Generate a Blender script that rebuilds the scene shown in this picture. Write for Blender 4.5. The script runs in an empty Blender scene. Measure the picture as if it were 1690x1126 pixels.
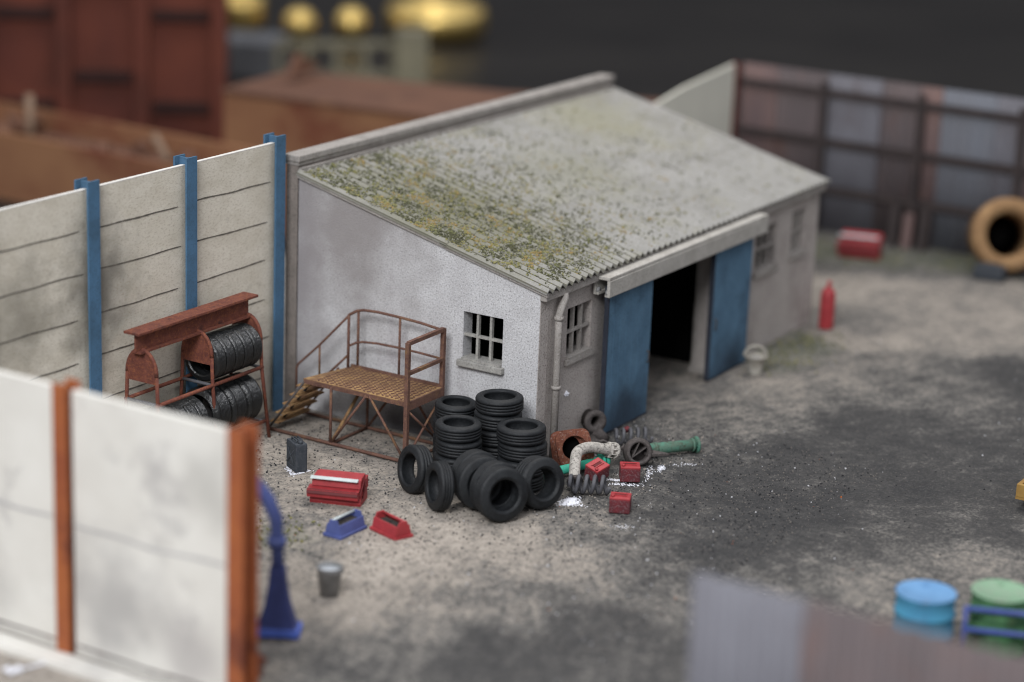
import bpy, bmesh, math, random
from mathutils import Vector, Matrix, Euler, noise
random.seed(7)
S = bpy.context.scene
COL = S.collection

# ------------------------------------------------------------------ camera
cam_d = bpy.data.cameras.new('camera'); cam = bpy.data.objects.new('camera', cam_d); COL.objects.link(cam)
cam.location = (-31.9656, -18.8006, 13.0584)
cam.rotation_euler = (1.2842, -0.038, -1.0158)
cam_d.sensor_width = 36; cam_d.lens = 80.73
cam_d.clip_start = .5; cam_d.clip_end = 600
cam_d.dof.use_dof = True; cam_d.dof.focus_distance = 38.4
cam_d.dof.aperture_fstop = 0.125; cam_d.dof.aperture_blades = 0
S.camera = cam

# ------------------------------------------------------------------ room light
W = bpy.data.worlds.new("World"); S.world = W; W.use_nodes = True
nt = W.node_tree; nt.nodes.clear()
o = nt.nodes.new('ShaderNodeOutputWorld'); bg = nt.nodes.new('ShaderNodeBackground')
tc = nt.nodes.new('ShaderNodeTexCoord'); sp = nt.nodes.new('ShaderNodeSeparateXYZ')
cr = nt.nodes.new('ShaderNodeValToRGB')
dp = nt.nodes.new('ShaderNodeVectorMath'); dp.operation = 'DOT_PRODUCT'; dp.inputs[1].default_value = (-.20, -.12, 1.0)   # windows behind the camera, dark far side of the room
nt.links.new(tc.outputs['Generated'], dp.inputs[0]); nt.links.new(dp.outputs['Value'], cr.inputs[0])
cr.color_ramp.elements[0].position = 0.02; cr.color_ramp.elements[0].color = (.035, .034, .036, 1)
cr.color_ramp.elements[1].position = .75; cr.color_ramp.elements[1].color = (.95, .97, 1.05, 1)
e = cr.color_ramp.elements.new(.25); e.color = (.33, .33, .35, 1)
nt.links.new(cr.outputs[0], bg.inputs[0]); bg.inputs[1].default_value = .78
nt.links.new(bg.outputs[0], o.inputs[0])

def area(name, loc, target, size, power, color):
    l = bpy.data.lights.new(name, 'AREA'); l.shape = 'RECTANGLE'; l.size = size[0]; l.size_y = size[1]
    l.energy = power; l.color = color
    ob = bpy.data.objects.new(name, l); COL.objects.link(ob); ob.location = loc
    ob.rotation_euler = (Vector(target) - Vector(loc)).to_track_quat('-Z', 'Y').to_euler()
    return ob
area('window_light', (-37, -9, 30), (0, 0, 0), (16, 12), 14500, (.97, .98, 1.0))
area('ceiling_light', (14, 4, 44), (6, 0, 0), (14, 10), 7000, (1.0, .95, .88))

S.view_settings.view_transform = 'Standard'; S.view_settings.look = 'None'
S.cycles.filter_width = 1.1
S.view_settings.exposure = .17; S.view_settings.gamma = 1
S.view_settings.use_curve_mapping = False

# ------------------------------------------------------------------ materials
def mat(name, c1, c2=None, scale=3., rough=.85, metal=0., speck=0., speck_scale=40., speck_col=(.02, .02, .02),
        bump=.0, bump_scale=60., c3=None, c3_scale=1.2, c3_thr=.55, spec=.3, stretch=(1, 1, 1), light_speck=None, ls_amt=.0):
    m = bpy.data.materials.new(name); m.use_nodes = True
    n = m.node_tree; b = n.nodes['Principled BSDF']; L = n.links.new
    b.inputs['Roughness'].default_value = rough; b.inputs['Metallic'].default_value = metal
    b.inputs['Specular IOR Level'].default_value = spec
    t = n.nodes.new('ShaderNodeTexCoord'); mp = n.nodes.new('ShaderNodeMapping'); mp.inputs['Scale'].default_value = stretch
    L(t.outputs['Object'], mp.inputs[0]); V = mp.outputs[0]
    oi = n.nodes.new('ShaderNodeObjectInfo')
    def nz(s, det=4, r=.6):
        x = n.nodes.new('ShaderNodeTexNoise'); x.inputs['Scale'].default_value = s
        x.inputs['Detail'].default_value = det; x.inputs['Roughness'].default_value = r
        L(V, x.inputs['Vector']); return x.outputs['Fac']
    def ramp(src, a, b_):
        x = n.nodes.new('ShaderNodeMapRange'); x.inputs[1].default_value = a; x.inputs[2].default_value = b_
        L(src, x.inputs[0]); return x.outputs[0]
    def mix(f, A, B, k=1.):
        x = n.nodes.new('ShaderNodeMix'); x.data_type = 'RGBA'
        if k != 1.:
            mm = n.nodes.new('ShaderNodeMath'); mm.operation = 'MULTIPLY'; mm.inputs[1].default_value = k; L(f, mm.inputs[0]); f = mm.outputs[0]
        L(f, x.inputs[0])
        if isinstance(A, tuple): x.inputs[6].default_value = (*A, 1)
        else: L(A, x.inputs[6])
        if isinstance(B, tuple): x.inputs[7].default_value = (*B, 1)
        else: L(B, x.inputs[7])
        return x.outputs[2]
    c = mix(ramp(nz(scale), .35, .65), c1, c2 if c2 else tuple(v * .75 for v in c1))
    if c3: c = mix(ramp(nz(c3_scale, 6, .7), c3_thr, c3_thr + .14), c, c3)
    if speck: c = mix(ramp(nz(speck_scale, 3, .7), .50, .68), c, speck_col, speck)
    if light_speck: c = mix(ramp(nz(speck_scale * 1.3, 2, .5), .60, .72), c, light_speck, ls_amt)
    L(c, b.inputs['Base Color'])
    if bump:
        bp = n.nodes.new('ShaderNodeBump'); bp.inputs['Strength'].default_value = bump; bp.inputs['Distance'].default_value = .02
        L(nz(bump_scale, 3, .6), bp.inputs['Height']); L(bp.outputs[0], b.inputs['Normal'])
    m['nz'] = 1
    return m

M = {}
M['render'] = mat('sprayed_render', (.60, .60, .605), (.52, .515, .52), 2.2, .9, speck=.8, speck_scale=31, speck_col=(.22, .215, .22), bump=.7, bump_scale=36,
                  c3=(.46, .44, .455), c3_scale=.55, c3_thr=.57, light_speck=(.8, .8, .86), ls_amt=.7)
M['render_brown'] = mat('brown_grey_render', (.48, .44, .41), (.39, .35, .325), 1.6, .9, speck=.75, speck_scale=32, speck_col=(.09, .08, .07), bump=.6, bump_scale=36,
                        c3=(.33, .29, .27), c3_scale=.8, c3_thr=.55, light_speck=(.55, .52, .5), ls_amt=.8)
M['rail_steel'] = mat('pale_rail', (.50, .48, .44), (.40, .38, .345), 3, .7, speck=.5, speck_scale=32, speck_col=(.12, .10, .08), bump=.4, bump_scale=45)
M['trim'] = mat('grey_trim', (.37, .345, .32), (.28, .26, .24), 3, .85, speck=.6, speck_scale=32, speck_col=(.12, .10, .08), bump=.4, bump_scale=45, light_speck=(.6, .58, .55), ls_amt=.5)
M['parapet'] = mat('brown_grey_parapet', (.27, .235, .21), (.2, .175, .155), 2, .9, speck=.6, speck_scale=30, speck_col=(.08, .07, .06), bump=.5)
M['sill'] = mat('grey_sill', (.40, .39, .36), (.30, .29, .27), 5, .85, speck=.5, speck_scale=30, bump=.3)
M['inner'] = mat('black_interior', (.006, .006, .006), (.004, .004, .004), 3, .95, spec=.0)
M['roof'] = mat('roof_sheet', (.33, .322, .305), (.265, .258, .24), 1.3, .9, speck=.5, speck_scale=26, speck_col=(.17, .165, .13), bump=.4, c3=(.29, .28, .23), c3_scale=.9, c3_thr=.55,
                light_speck=(.48, .48, .47), ls_amt=.4)
M['roof_groove_shade'] = mat('shaded_roof_groove', (.125, .118, .10), (.095, .09, .072), 2.5, .95, speck=.3, speck_scale=26, speck_col=(.12, .12, .08))  # shade in the valleys between ridges, put into the colour
M['blue_door'] = mat('blue_door', (.105, .20, .295), (.08, .155, .235), 2.5, .8, bump=.15, c3=(.05, .09, .14), c3_scale=1.1, c3_thr=.58, speck=.3, speck_scale=25, spec=.2)
M['door_edge'] = mat('dark_door_edge', (.03, .035, .05), None, 6, .8)
M['blue_post'] = mat('blue_post', (.075, .165, .275), (.06, .125, .20), 2.2, .75, bump=.2, speck=.35, speck_scale=24, speck_col=(.03, .05, .07), spec=.25)
M['card'] = mat('beige_board', (.70, .655, .56), (.60, .555, .46), 2.5, .95, bump=.4, bump_scale=34, speck=.6, speck_scale=22, speck_col=(.40, .34, .26),
                c3=(.40, .37, .30), c3_scale=.5, c3_thr=.585, stretch=(.7, 1, 1.3))
M['card_edge'] = mat('pale_board_edge', (.72, .70, .66), (.62, .6, .56), 8, .95)
M['pencil'] = mat('dark_seam', (.10, .09, .075), (.17, .155, .13), 14, 1.)
M['white_board'] = mat('pale_grey_board', (.70, .685, .635), (.62, .60, .55), .8, .95, bump=.3, bump_scale=14, c3=(.40, .385, .37), c3_scale=.55, c3_thr=.585)
M['seam_soft'] = mat('grey_seam', (.38, .37, .36), (.46, .45, .44), 6, 1.)
M['orange'] = mat('rust_orange_paint', (.34, .105, .035), (.24, .065, .028), 1.3, .7, bump=.2, c3=(.12, .035, .022), c3_scale=.8, c3_thr=.56)
M['rust_red'] = mat('red_rust', (.18, .060, .040), (.12, .038, .028), 7, .8, bump=.7, bump_scale=35, speck=.5, speck_scale=22, speck_col=(.34, .12, .045), c3=(.075, .03, .025), c3_scale=4)
M['rust'] = mat('brown_rust', (.17, .09, .068), (.11, .056, .044), 8, .85, bump=.8, bump_scale=40, speck=.5, speck_scale=22, speck_col=(.28, .15, .08), c3=(.27, .16, .065), c3_scale=2.6, c3_thr=.57)
M['rust_yel'] = mat('ochre_rust_deck', (.40, .25, .11), (.25, .145, .075), 4, .85, bump=.7, speck=.6, speck_scale=17, speck_col=(.10, .05, .035), c3=(.15, .075, .05), c3_scale=2.2, c3_thr=.53)
M['scrap_rust'] = mat('scrap_rust', (.22, .075, .045), (.13, .045, .03), 7, .85, bump=.8, speck=.5, speck_scale=22, speck_col=(.42, .2, .12), light_speck=(.6, .5, .45), ls_amt=.35)
M['rubber'] = mat('matt_rubber', (.0085, .0095, .011), (.014, .016, .018), 5, .58, bump=.3, bump_scale=30, speck=.25, speck_scale=26, speck_col=(.05, .055, .06), spec=.32)
M['rubber_shiny'] = mat('shiny_rubber', (.008, .009, .009), (.014, .015, .016), 9, .30, bump=.8, bump_scale=20, spec=.6)
M['red'] = mat('red_paint', (.38, .040, .046), (.30, .030, .036), 5, .5, bump=.1, speck=.25, speck_scale=20, speck_col=(.12, .02, .02), spec=.4)
M['red_dirty'] = mat('dirty_red_paint', (.15, .022, .028), (.09, .025, .03), 6, .75, speck=.5, speck_scale=26, speck_col=(.24, .17, .18))
M['dark_red'] = mat('dark_red', (.12, .012, .014), None, 5, .6)
M['navy'] = mat('blue_paint', (.08, .105, .29), (.06, .08, .22), 4, .55, bump=.1, spec=.4)
M['navy_dk'] = mat('dark_blue_paint', (.05, .065, .20), (.04, .05, .15), 4, .6)
M['tray_in'] = mat('dark_tray_inside', (.02, .018, .018), (.05, .042, .036), 16, .8)
M['alu'] = mat('silver_lid', (.55, .62, .63), (.45, .5, .5), 12, .45, metal=.2)
M['can_grey'] = mat('dark_grey_paint', (.035, .042, .052), (.05, .058, .068), 7, .6, bump=.3, speck=.4, speck_scale=28, speck_col=(.1, .1, .11))
M['pale_pipe'] = mat('chalky_pipe', (.55, .52, .47), (.36, .34, .31), 9, .85, bump=.7, speck=.8, speck_scale=20, speck_col=(.06, .055, .05))
M['green_new'] = mat('sea_green_pipe', (.04, .42, .29), (.05, .35, .25), 7, .6, speck=.3, speck_scale=22, speck_col=(.05, .12, .09))
M['green_old'] = mat('weathered_green_pipe', (.08, .22, .16), (.10, .15, .11), 7, .8, bump=.4, c3=(.10, .075, .05), c3_scale=5, c3_thr=.55, speck=.4, speck_scale=20)
M['iron'] = mat('dark_iron', (.055, .048, .046), (.085, .072, .068), 7, .75, bump=.6, speck=.5, speck_scale=22, speck_col=(.16, .14, .13), spec=.4)
M['iron_grey'] = mat('grey_iron', (.075, .075, .085), (.11, .11, .12), 7, .7, bump=.4, speck=.3, spec=.4)
M['powder'] = mat('white_powder', (.85, .86, .92), (.7, .71, .76), 20, .5, spec=.6)
M['galv'] = mat('galvanised_grey', (.30, .30, .30), (.2, .2, .195), 6, .6, metal=.2, bump=.2)
M['liquid'] = mat('pale_liquid', (.45, .50, .55), (.55, .58, .62), 9, .3)
M['pale_grey'] = mat('pale_grey_paint', (.36, .34, .30), (.28, .26, .22), 6, .7)
M['drum_blue'] = mat('sky_blue_drum', (.065, .26, .40), (.05, .20, .33), 2, .8, bump=.1, c3=(.09, .14, .2), c3_scale=2, c3_thr=.6)
M['drum_top'] = mat('drum_lid_blue', (.15, .31, .53), (.12, .26, .46), 3, .85, c3=(.2, .2, .25), c3_scale=3.5, c3_thr=.6)
M['drum_green'] = mat('green_drum', (.085, .22, .095), (.05, .13, .06), 3, .85, c3=(.10, .085, .035), c3_scale=2.6, c3_thr=.55, stretch=(1.6, 1.6, .5))
M['drum_gtop'] = mat('drum_lid_green', (.19, .36, .22), (.24, .33, .24), 4, .9)
M['tube_bright'] = mat('bright_blue_paint', (.10, .17, .60), None, 4, .5)
M['tube_blue'] = mat('blue_tube', (.07, .10, .32), None, 4, .5)
M['yellow'] = mat('ochre_yellow_paint', (.34, .21, .06), (.26, .14, .04), 3, .6, c3=(.1, .045, .02), c3_scale=3, c3_thr=.6)
M['clay'] = mat('orange_clay', (.36, .22, .105), (.22, .125, .06), 2.6, .8, bump=.2, c3=(.42, .33, .22), c3_scale=1.6, c3_thr=.56)
M['corr_a'] = mat('brown_purple_sheet', (.125, .098, .098), (.092, .076, .078), .9, .7, c3=(.14, .075, .06), c3_scale=1.4, c3_thr=.56, stretch=(1, 1, .4))
M['corr_b'] = mat('grey_blue_sheet', (.155, .155, .175), (.125, .122, .138), .9, .7, c3=(.10, .085, .09), c3_scale=1.2, c3_thr=.57, stretch=(1, 1, .4))
M['corr_c'] = mat('pinkish_sheet', (.17, .11, .10), (.12, .085, .085), .9, .7, c3=(.24, .15, .12), c3_scale=1.6, c3_thr=.58, stretch=(1, 1, .4))
M['corr_d'] = mat('slate_blue_sheet', (.145, .155, .18), (.135, .135, .148), .9, .7, c3=(.09, .09, .11), c3_scale=1.4, c3_thr=.57, stretch=(1, 1, .4))
M['steel_dk'] = mat('dark_steel', (.035, .028, .028), (.05, .038, .036), 3, .7)
M['red_post'] = mat('dull_red_post', (.19, .035, .022), (.13, .03, .022), 3, .7)
M['pale_panel'] = mat('pale_cream_board', (.60, .59, .51), (.55, .54, .47), 1, .95)
M['brick_red'] = mat('brick_red_steel', (.14, .038, .022), (.10, .027, .018), .5, .75, c3=(.085, .025, .016), c3_scale=.35, c3_thr=.55)
M['brick_dk'] = mat('dark_red_steel', (.035, .014, .012), None, 1, .8)
M['rust_or'] = mat('orange_brown_rust', (.30, .15, .075), (.23, .105, .055), .45, .85, c3=(.17, .055, .03), c3_scale=.4, c3_thr=.54)
M['rust_top'] = mat('red_brown_rust', (.16, .08, .05), (.115, .058, .04), .5, .85, c3=(.21, .11, .065), c3_scale=.5, c3_thr=.56)
M['cream'] = mat('cream_scrap', (.27, .19, .13), (.2, .13, .09), 3, .8)
M['brass'] = mat('polished_brass', (.95, .72, .28), (.88, .62, .2), 2, .38, metal=1.)
M['hut'] = mat('grey_blue_panel', (.14, .145, .155), None, 1, .6)
M['olive'] = mat('pale_olive_paint', (.26, .24, .165), (.2, .185, .13), 1, .5)
M['table'] = mat('black_table_top', (.020, .019, .0185), (.030, .028, .026), .12, .3, spec=.08)
for k, c in (('moss_dark', (.10, .10, .062)), ('moss_green', (.18, .185, .09)), ('moss_yellow', (.27, .25, .11)), ('moss_ochre', (.32, .235, .10)), ('moss_grey', (.24, .235, .19))):
    M[k] = mat(k, c, None, 30, 1., spec=.05)
for k, c in (('grit_light', (.42, .37, .32)), ('grit_dark', (.035, .035, .038)), ('grit_mid', (.18, .165, .15)), ('grit_white', (.62, .62, .64)), ('grit_orange', (.45, .13, .04))):
    M[k] = mat(k, c, None, 30, .9, spec=.2)

# extra blotch on a material at a chosen place: paint, dirt, and the shade painted under the platform
def stain_and_shade(m, centre, radius, col, amount, nscale=1.5, axis_scale=(1, 1, 1)):
    n = m.node_tree; L = n.links.new; b = n.nodes['Principled BSDF']
    src = b.inputs['Base Color'].links[0].from_socket
    t = n.nodes.new('ShaderNodeTexCoord'); nz = n.nodes.new('ShaderNodeTexNoise'); nz.inputs['Scale'].default_value = nscale; nz.inputs['Detail'].default_value = 4
    L(t.outputs['Object'], nz.inputs['Vector'])
    sub = n.nodes.new('ShaderNodeVectorMath'); sub.operation = 'SUBTRACT'; sub.inputs[1].default_value = centre; L(t.outputs['Object'], sub.inputs[0])
    mu = n.nodes.new('ShaderNodeVectorMath'); mu.operation = 'MULTIPLY'; mu.inputs[1].default_value = axis_scale; L(sub.outputs[0], mu.inputs[0])
    ln = n.nodes.new('ShaderNodeVectorMath'); ln.operation = 'LENGTH'; L(mu.outputs[0], ln.inputs[0])
    dv = n.nodes.new('ShaderNodeMath'); dv.operation = 'DIVIDE'; dv.inputs[1].default_value = radius; L(ln.outputs['Value'], dv.inputs[0])
    ad = n.nodes.new('ShaderNodeMath'); ad.operation = 'MULTIPLY_ADD'; ad.inputs[1].default_value = 1.1; L(nz.outputs['Fac'], ad.inputs[0]); L(dv.outputs[0], ad.inputs[2])
    mr = n.nodes.new('ShaderNodeMapRange'); mr.interpolation_type = 'SMOOTHSTEP'
    mr.inputs[1].default_value = .6; mr.inputs[2].default_value = 1.6; mr.inputs[3].default_value = amount; mr.inputs[4].default_value = 0
    L(ad.outputs[0], mr.inputs[0])
    x = n.nodes.new('ShaderNodeMix'); x.data_type = 'RGBA'; L(mr.outputs[0], x.inputs[0]); L(src, x.inputs[6]); x.inputs[7].default_value = (*col, 1)
    L(x.outputs[2], b.inputs['Base Color'])
stain_and_shade(M['render'], (0, 4.0, 3.5), 2.3, (.26, .24, .235), .88)
stain_and_shade(M['render'], (0, 5.2, 2.0), 1.3, (.29, .27, .275), .85, axis_scale=(1, 1, .4))
stain_and_shade(M['render'], (0, 2.4, .05), 1.15, (.06, .058, .062), .92, axis_scale=(1, .5, 1.3))  # grime and the deck's shadow painted together on the wall foot
stain_and_shade(M['roof'], (1.2, 2.6, 3.7), 3.0, (.175, .17, .12), .85, 2.6, axis_scale=(1, .75, 1))
stain_and_shade(M['roof_groove_shade'], (1.2, 2.6, 3.7), 3.0, (.09, .09, .06), .85, 2.6, axis_scale=(1, .75, 1))
stain_and_shade(M['roof'], (8.8, 4.2, 4), 2.2, (.27, .26, .18), .7, 2.2)
stain_and_shade(M['roof'], (5.5, 2.6, 4), 2.0, (.25, .245, .19), .6, 2.6)
stain_and_shade(M['blue_door'], (2.8, -.2, .1), .9, (.022, .03, .045), .8, 2, axis_scale=(.6, 1, 1))
stain_and_shade(M['blue_door'], (6.9, -.2, .0), .9, (.022, .03, .045), .8, 2, axis_scale=(.6, 1, 1))
stain_and_shade(M['card'], (-5.0, 5.3, 3.2), 1.25, (.14, .13, .11), .85, 2., (1, .3, .8))
stain_and_shade(M['card'], (-6.8, 5.3, 3.0), 1.1, (.20, .185, .15), .7, 2., (1, .3, .8))
stain_and_shade(M['white_board'], (-10.5, 0.1, .9), 1.3, (.33, .32, .31), .75, 1.8)
stain_and_shade(M['white_board'], (-10.5, 2.6, .6), 1.1, (.38, .37, .35), .6, 1.8)
stain_and_shade(M['white_board'], (-10.5, -1.5, 2.9), .8, (.40, .39, .36), .6, 2)
stain_and_shade(M['white_board'], (-10.5, -1.2, .55), .7, (.36, .34, .33), .7, 1.4)

# ------------------------------------------------------------------ mesh helpers
class MB:
    def __init__(s): s.bm = bmesh.new()
    def _set(s, faces, mi, smooth=False):
        for f in faces: f.material_index = mi; f.smooth = smooth
    def box(s, lo, hi, mi=0, bev=0., mtx=None):
        vs = [s.bm.verts.new((x, y, z)) for x in (lo[0], hi[0]) for y in (lo[1], hi[1]) for z in (lo[2], hi[2])]
        q = [(0, 1, 3, 2), (4, 6, 7, 5), (0, 4, 5, 1), (2, 3, 7, 6), (0, 2, 6, 4), (1, 5, 7, 3)]
        fs = [s.bm.faces.new([vs[i] for i in f]) for f in q]
        if bev:
            es = list({e for f in fs for e in f.edges})
            r = bmesh.ops.bevel(s.bm, geom=es, offset=bev, segments=2, profile=.6, affect='EDGES')
            nf = set(r['faces']) | {f for f in fs if f.is_valid}
            fs = list(nf); vs = list({v for f in fs for v in f.verts})
        s._set(fs, mi)
        if mtx is not None:
            for v in vs: v.co = mtx @ v.co
        return s
    def prism(s, pts, a, b, axis='y', mi=0, mtx=None):
        """polygon pts extruded from a to b along an axis; pts are the two other coordinates in order"""
        def p(u, v, w):
            return {'x': (w, u, v), 'y': (u, w, v), 'z': (u, v, w)}[axis]
        A = [s.bm.verts.new(p(u, v, a)) for u, v in pts]; B = [s.bm.verts.new(p(u, v, b)) for u, v in pts]
        n = len(pts); fs = [s.bm.faces.new(A), s.bm.faces.new(B[::-1])]
        for i in range(n): fs.append(s.bm.faces.new([A[i], B[i], B[(i + 1) % n], A[(i + 1) % n]]))
        s._set(fs, mi)
        if mtx is not None:
            for v in A + B: v.co = mtx @ v.co
        return s
    def tube(s, path, r, seg=10, mi=0, square=False, caps=True, hollow=False):
        path = [Vector(p) for p in path]; rings = []
        rr = r if isinstance(r, (list, tuple)) else [r] * len(path)
        if square: seg = 4
        up = None
        for i, p in enumerate(path):
            if i == 0: d = path[1] - p
            elif i == len(path) - 1: d = p - path[i - 1]
            else: d = (path[i + 1] - p).normalized() + (p - path[i - 1]).normalized()
            d.normalize()
            if up is None:
                up = Vector((0, 0, 1)) if abs(d.z) < .9 else Vector((1, 0, 0))
            u = d.cross(up).normalized(); w = u.cross(d).normalized(); up = w
            off = math.pi / 4 if square else 0
            k = rr[i] * (1.4142 if square else 1)
            rings.append([s.bm.verts.new(p + (u * math.cos(off + 2 * math.pi * j / seg) + w * math.sin(off + 2 * math.pi * j / seg)) * k) for j in range(seg)])
        fs = []
        for a, b in zip(rings, rings[1:]):
            for j in range(seg): fs.append(s.bm.faces.new([a[j], a[(j + 1) % seg], b[(j + 1) % seg], b[j]]))
        s._set(fs, mi, not square)
        if caps:
            c = [s.bm.faces.new(rings[0][::-1]), s.bm.faces.new(rings[-1])]; s._set(c, mi)
        return s
    def lathe(s, prof, seg=40, mi=0, mtx=None, closed=False, smooth=True, sharp=None):
        """prof: (radius, z) pairs round the z axis"""
        rings = []
        for (r, z) in prof:
            if r < 1e-5: rings.append([s.bm.verts.new((0, 0, z))])
            else: rings.append([s.bm.verts.new((r * math.cos(2 * math.pi * j / seg), r * math.sin(2 * math.pi * j / seg), z)) for j in range(seg)])
        fs = []
        pr = list(zip(rings, rings[1:])) + ([(rings[-1], rings[0])] if closed else [])
        for a, b in pr:
            for j in range(seg):
                k = (j + 1) % seg
                if len(a) == 1 and len(b) == 1: continue
                if len(a) == 1: fs.append(s.bm.faces.new([a[0], b[k], b[j]]))
                elif len(b) == 1: fs.append(s.bm.faces.new([a[j], a[k], b[0]]))
                else: fs.append(s.bm.faces.new([a[j], a[k], b[k], b[j]]))
        s._set(fs, mi, smooth)
        if mtx is not None:
            for r in rings:
                for v in r: v.co = mtx @ v.co
        return s
    def blob(s, c, r, mi=0, flat=1., sub=0):
        """small irregular lump"""
        c = Vector(c)
        base = [(1, 0, 0), (-1, 0, 0), (0, 1, 0), (0, -1, 0), (0, 0, 1), (0, 0, -1)]
        q = Euler((random.uniform(0, 6), random.uniform(0, 6), random.uniform(0, 6))).to_matrix()
        vs = []
        for b in base:
            v = q @ Vector(b) * r * random.uniform(.55, 1.25); v.z *= flat
            vs.append(s.bm.verts.new(c + v))
        for f in [(0, 2, 4), (2, 1, 4), (1, 3, 4), (3, 0, 4), (2, 0, 5), (1, 2, 5), (3, 1, 5), (0, 3, 5)]:
            s.bm.faces.new([vs[i] for i in f]).material_index = mi
        return s
    def build(s, name, mats, parent=None, fix=True):
        if fix: bmesh.ops.recalc_face_normals(s.bm, faces=s.bm.faces)
        me = bpy.data.meshes.new(name); s.bm.to_mesh(me); s.bm.free()
        for m in (mats if isinstance(mats, (list, tuple)) else [mats]): me.materials.append(M[m] if isinstance(m, str) else m)
        ob = bpy.data.objects.new(name, me); COL.objects.link(ob)
        if parent: ob.parent = parent
        return ob

def thing(name, label, cat, loc=(0, 0, 0), rotz=0., group=None):
    t = bpy.data.objects.new(name, None); COL.objects.link(t); t.empty_display_size = .1
    t.location = loc; t.rotation_euler = (0, 0, rotz); t['label'] = label; t['category'] = cat
    if group: t['group'] = group
    return t
def tag(ob, label, cat, group=None, loc=None, rotz=None):
    ob['label'] = label; ob['category'] = cat
    if group: ob['group'] = group
    if loc: ob.location = loc
    if rotz is not None: ob.rotation_euler = (0, 0, rotz)
    return ob
def copy_tree(ob, parent=None):
    c = ob.copy(); COL.objects.link(c); c.parent = parent
    for ch in list(ob.children): copy_tree(ch, c)
    return c
def frame_from(normal, loc, roll=0):
    """matrix whose local z is `normal`"""
    z = Vector(normal).normalized(); q = z.to_track_quat('Z', 'Y')
    return Matrix.Translation(loc) @ q.to_matrix().to_4x4() @ Matrix.Rotation(roll, 4, 'Z')

# ------------------------------------------------------------------ setting: yard board and table
OIL = [(-1.7, 3.4, 0.25), (-2.3, 1.6, 0.3), (-5.1, 1.6, 0.4), (-5.5, 0.8, 0.35), (-5.4, -0.5, 0.12), (-4.6, -0.8, 0.15), (-7.0, -1.0, 0.2), (-3.6, -0.8, 0.15), (-3.4, -1.9, 0.2), (-3.6, -2.9, 0.3), (-6.7, -2.2, 0.4), (-5.1, -2.8, 0.5), (-8.2, -2.3, 0.6), (-7.2, -3.6, 0.8), (-5.5, -4.5, 0.75), (-3.2, -3.8, 0.65), (-0.9, -3.0, 0.75), (-1.9, -2.5, 0.5), (1.0, -3.2, 0.9), (-1.5, -4.4, 0.9), (0.4, -4.6, 0.95), (3.4, -3.8, 0.85), (5.7, -3.9, 0.8), (3.0, -5.6, 0.85), (4.2, -6.3, 0.8), (1.4, -7.3, 0.75), (0.0, -6.4, 0.7), (-1.9, -6.7, 0.5), (-0.7, -7.1, 0.5), (0.4, -7.7, 0.45), (-2.2, -5.8, 0.6), (-3.6, -5.3, 0.6), (4.9, -1.8, 0.5), (3.9, -1.1, 0.55), (5.2, -0.4, 0.45), (6.3, -1.2, 0.4), (8.5, -1.4, 0.45), (8.9, -0.6, 0.5), (7.8, -3.0, 0.5), (9.3, -3.7, 0.6), (10.3, -4.9, 0.85), (12.1, -3.2, 0.35), (13.7, -3.7, 0.3), (10.9, -1.7, 0.3), (11.8, -0.6, 0.5), (15.0, -0.7, 0.35), (14.6, 0.6, 0.25), (15.3, -2.7, 0.35), (16.2, 2.1, 0.6), (18.6, -0.8, 0.7), (16.6, 0.7, 0.6), (5.8, 0.7, 0.3), (7.0, 1.1, 0.35), (0.7, 0.2, 0.5), (0.3, -0.8, 0.7), (2.1, -1.5, 0.6), (2.0, -0.3, 0.7), (-11.4, 1.2, .15), (-11, -.5, .2), (-2, 5, .35), (-4, 4, .35), (-7, -9, .5), (-9, -6, .6)]
GREEN = [(8.35, -.58, .9), (18.3, -.75, 1.2), (17.3, 1.2, 1.1), (-5.3, 1.4, .6), (9.8, -.5, .8), (17.2, 3.0, 1.2)]
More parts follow.
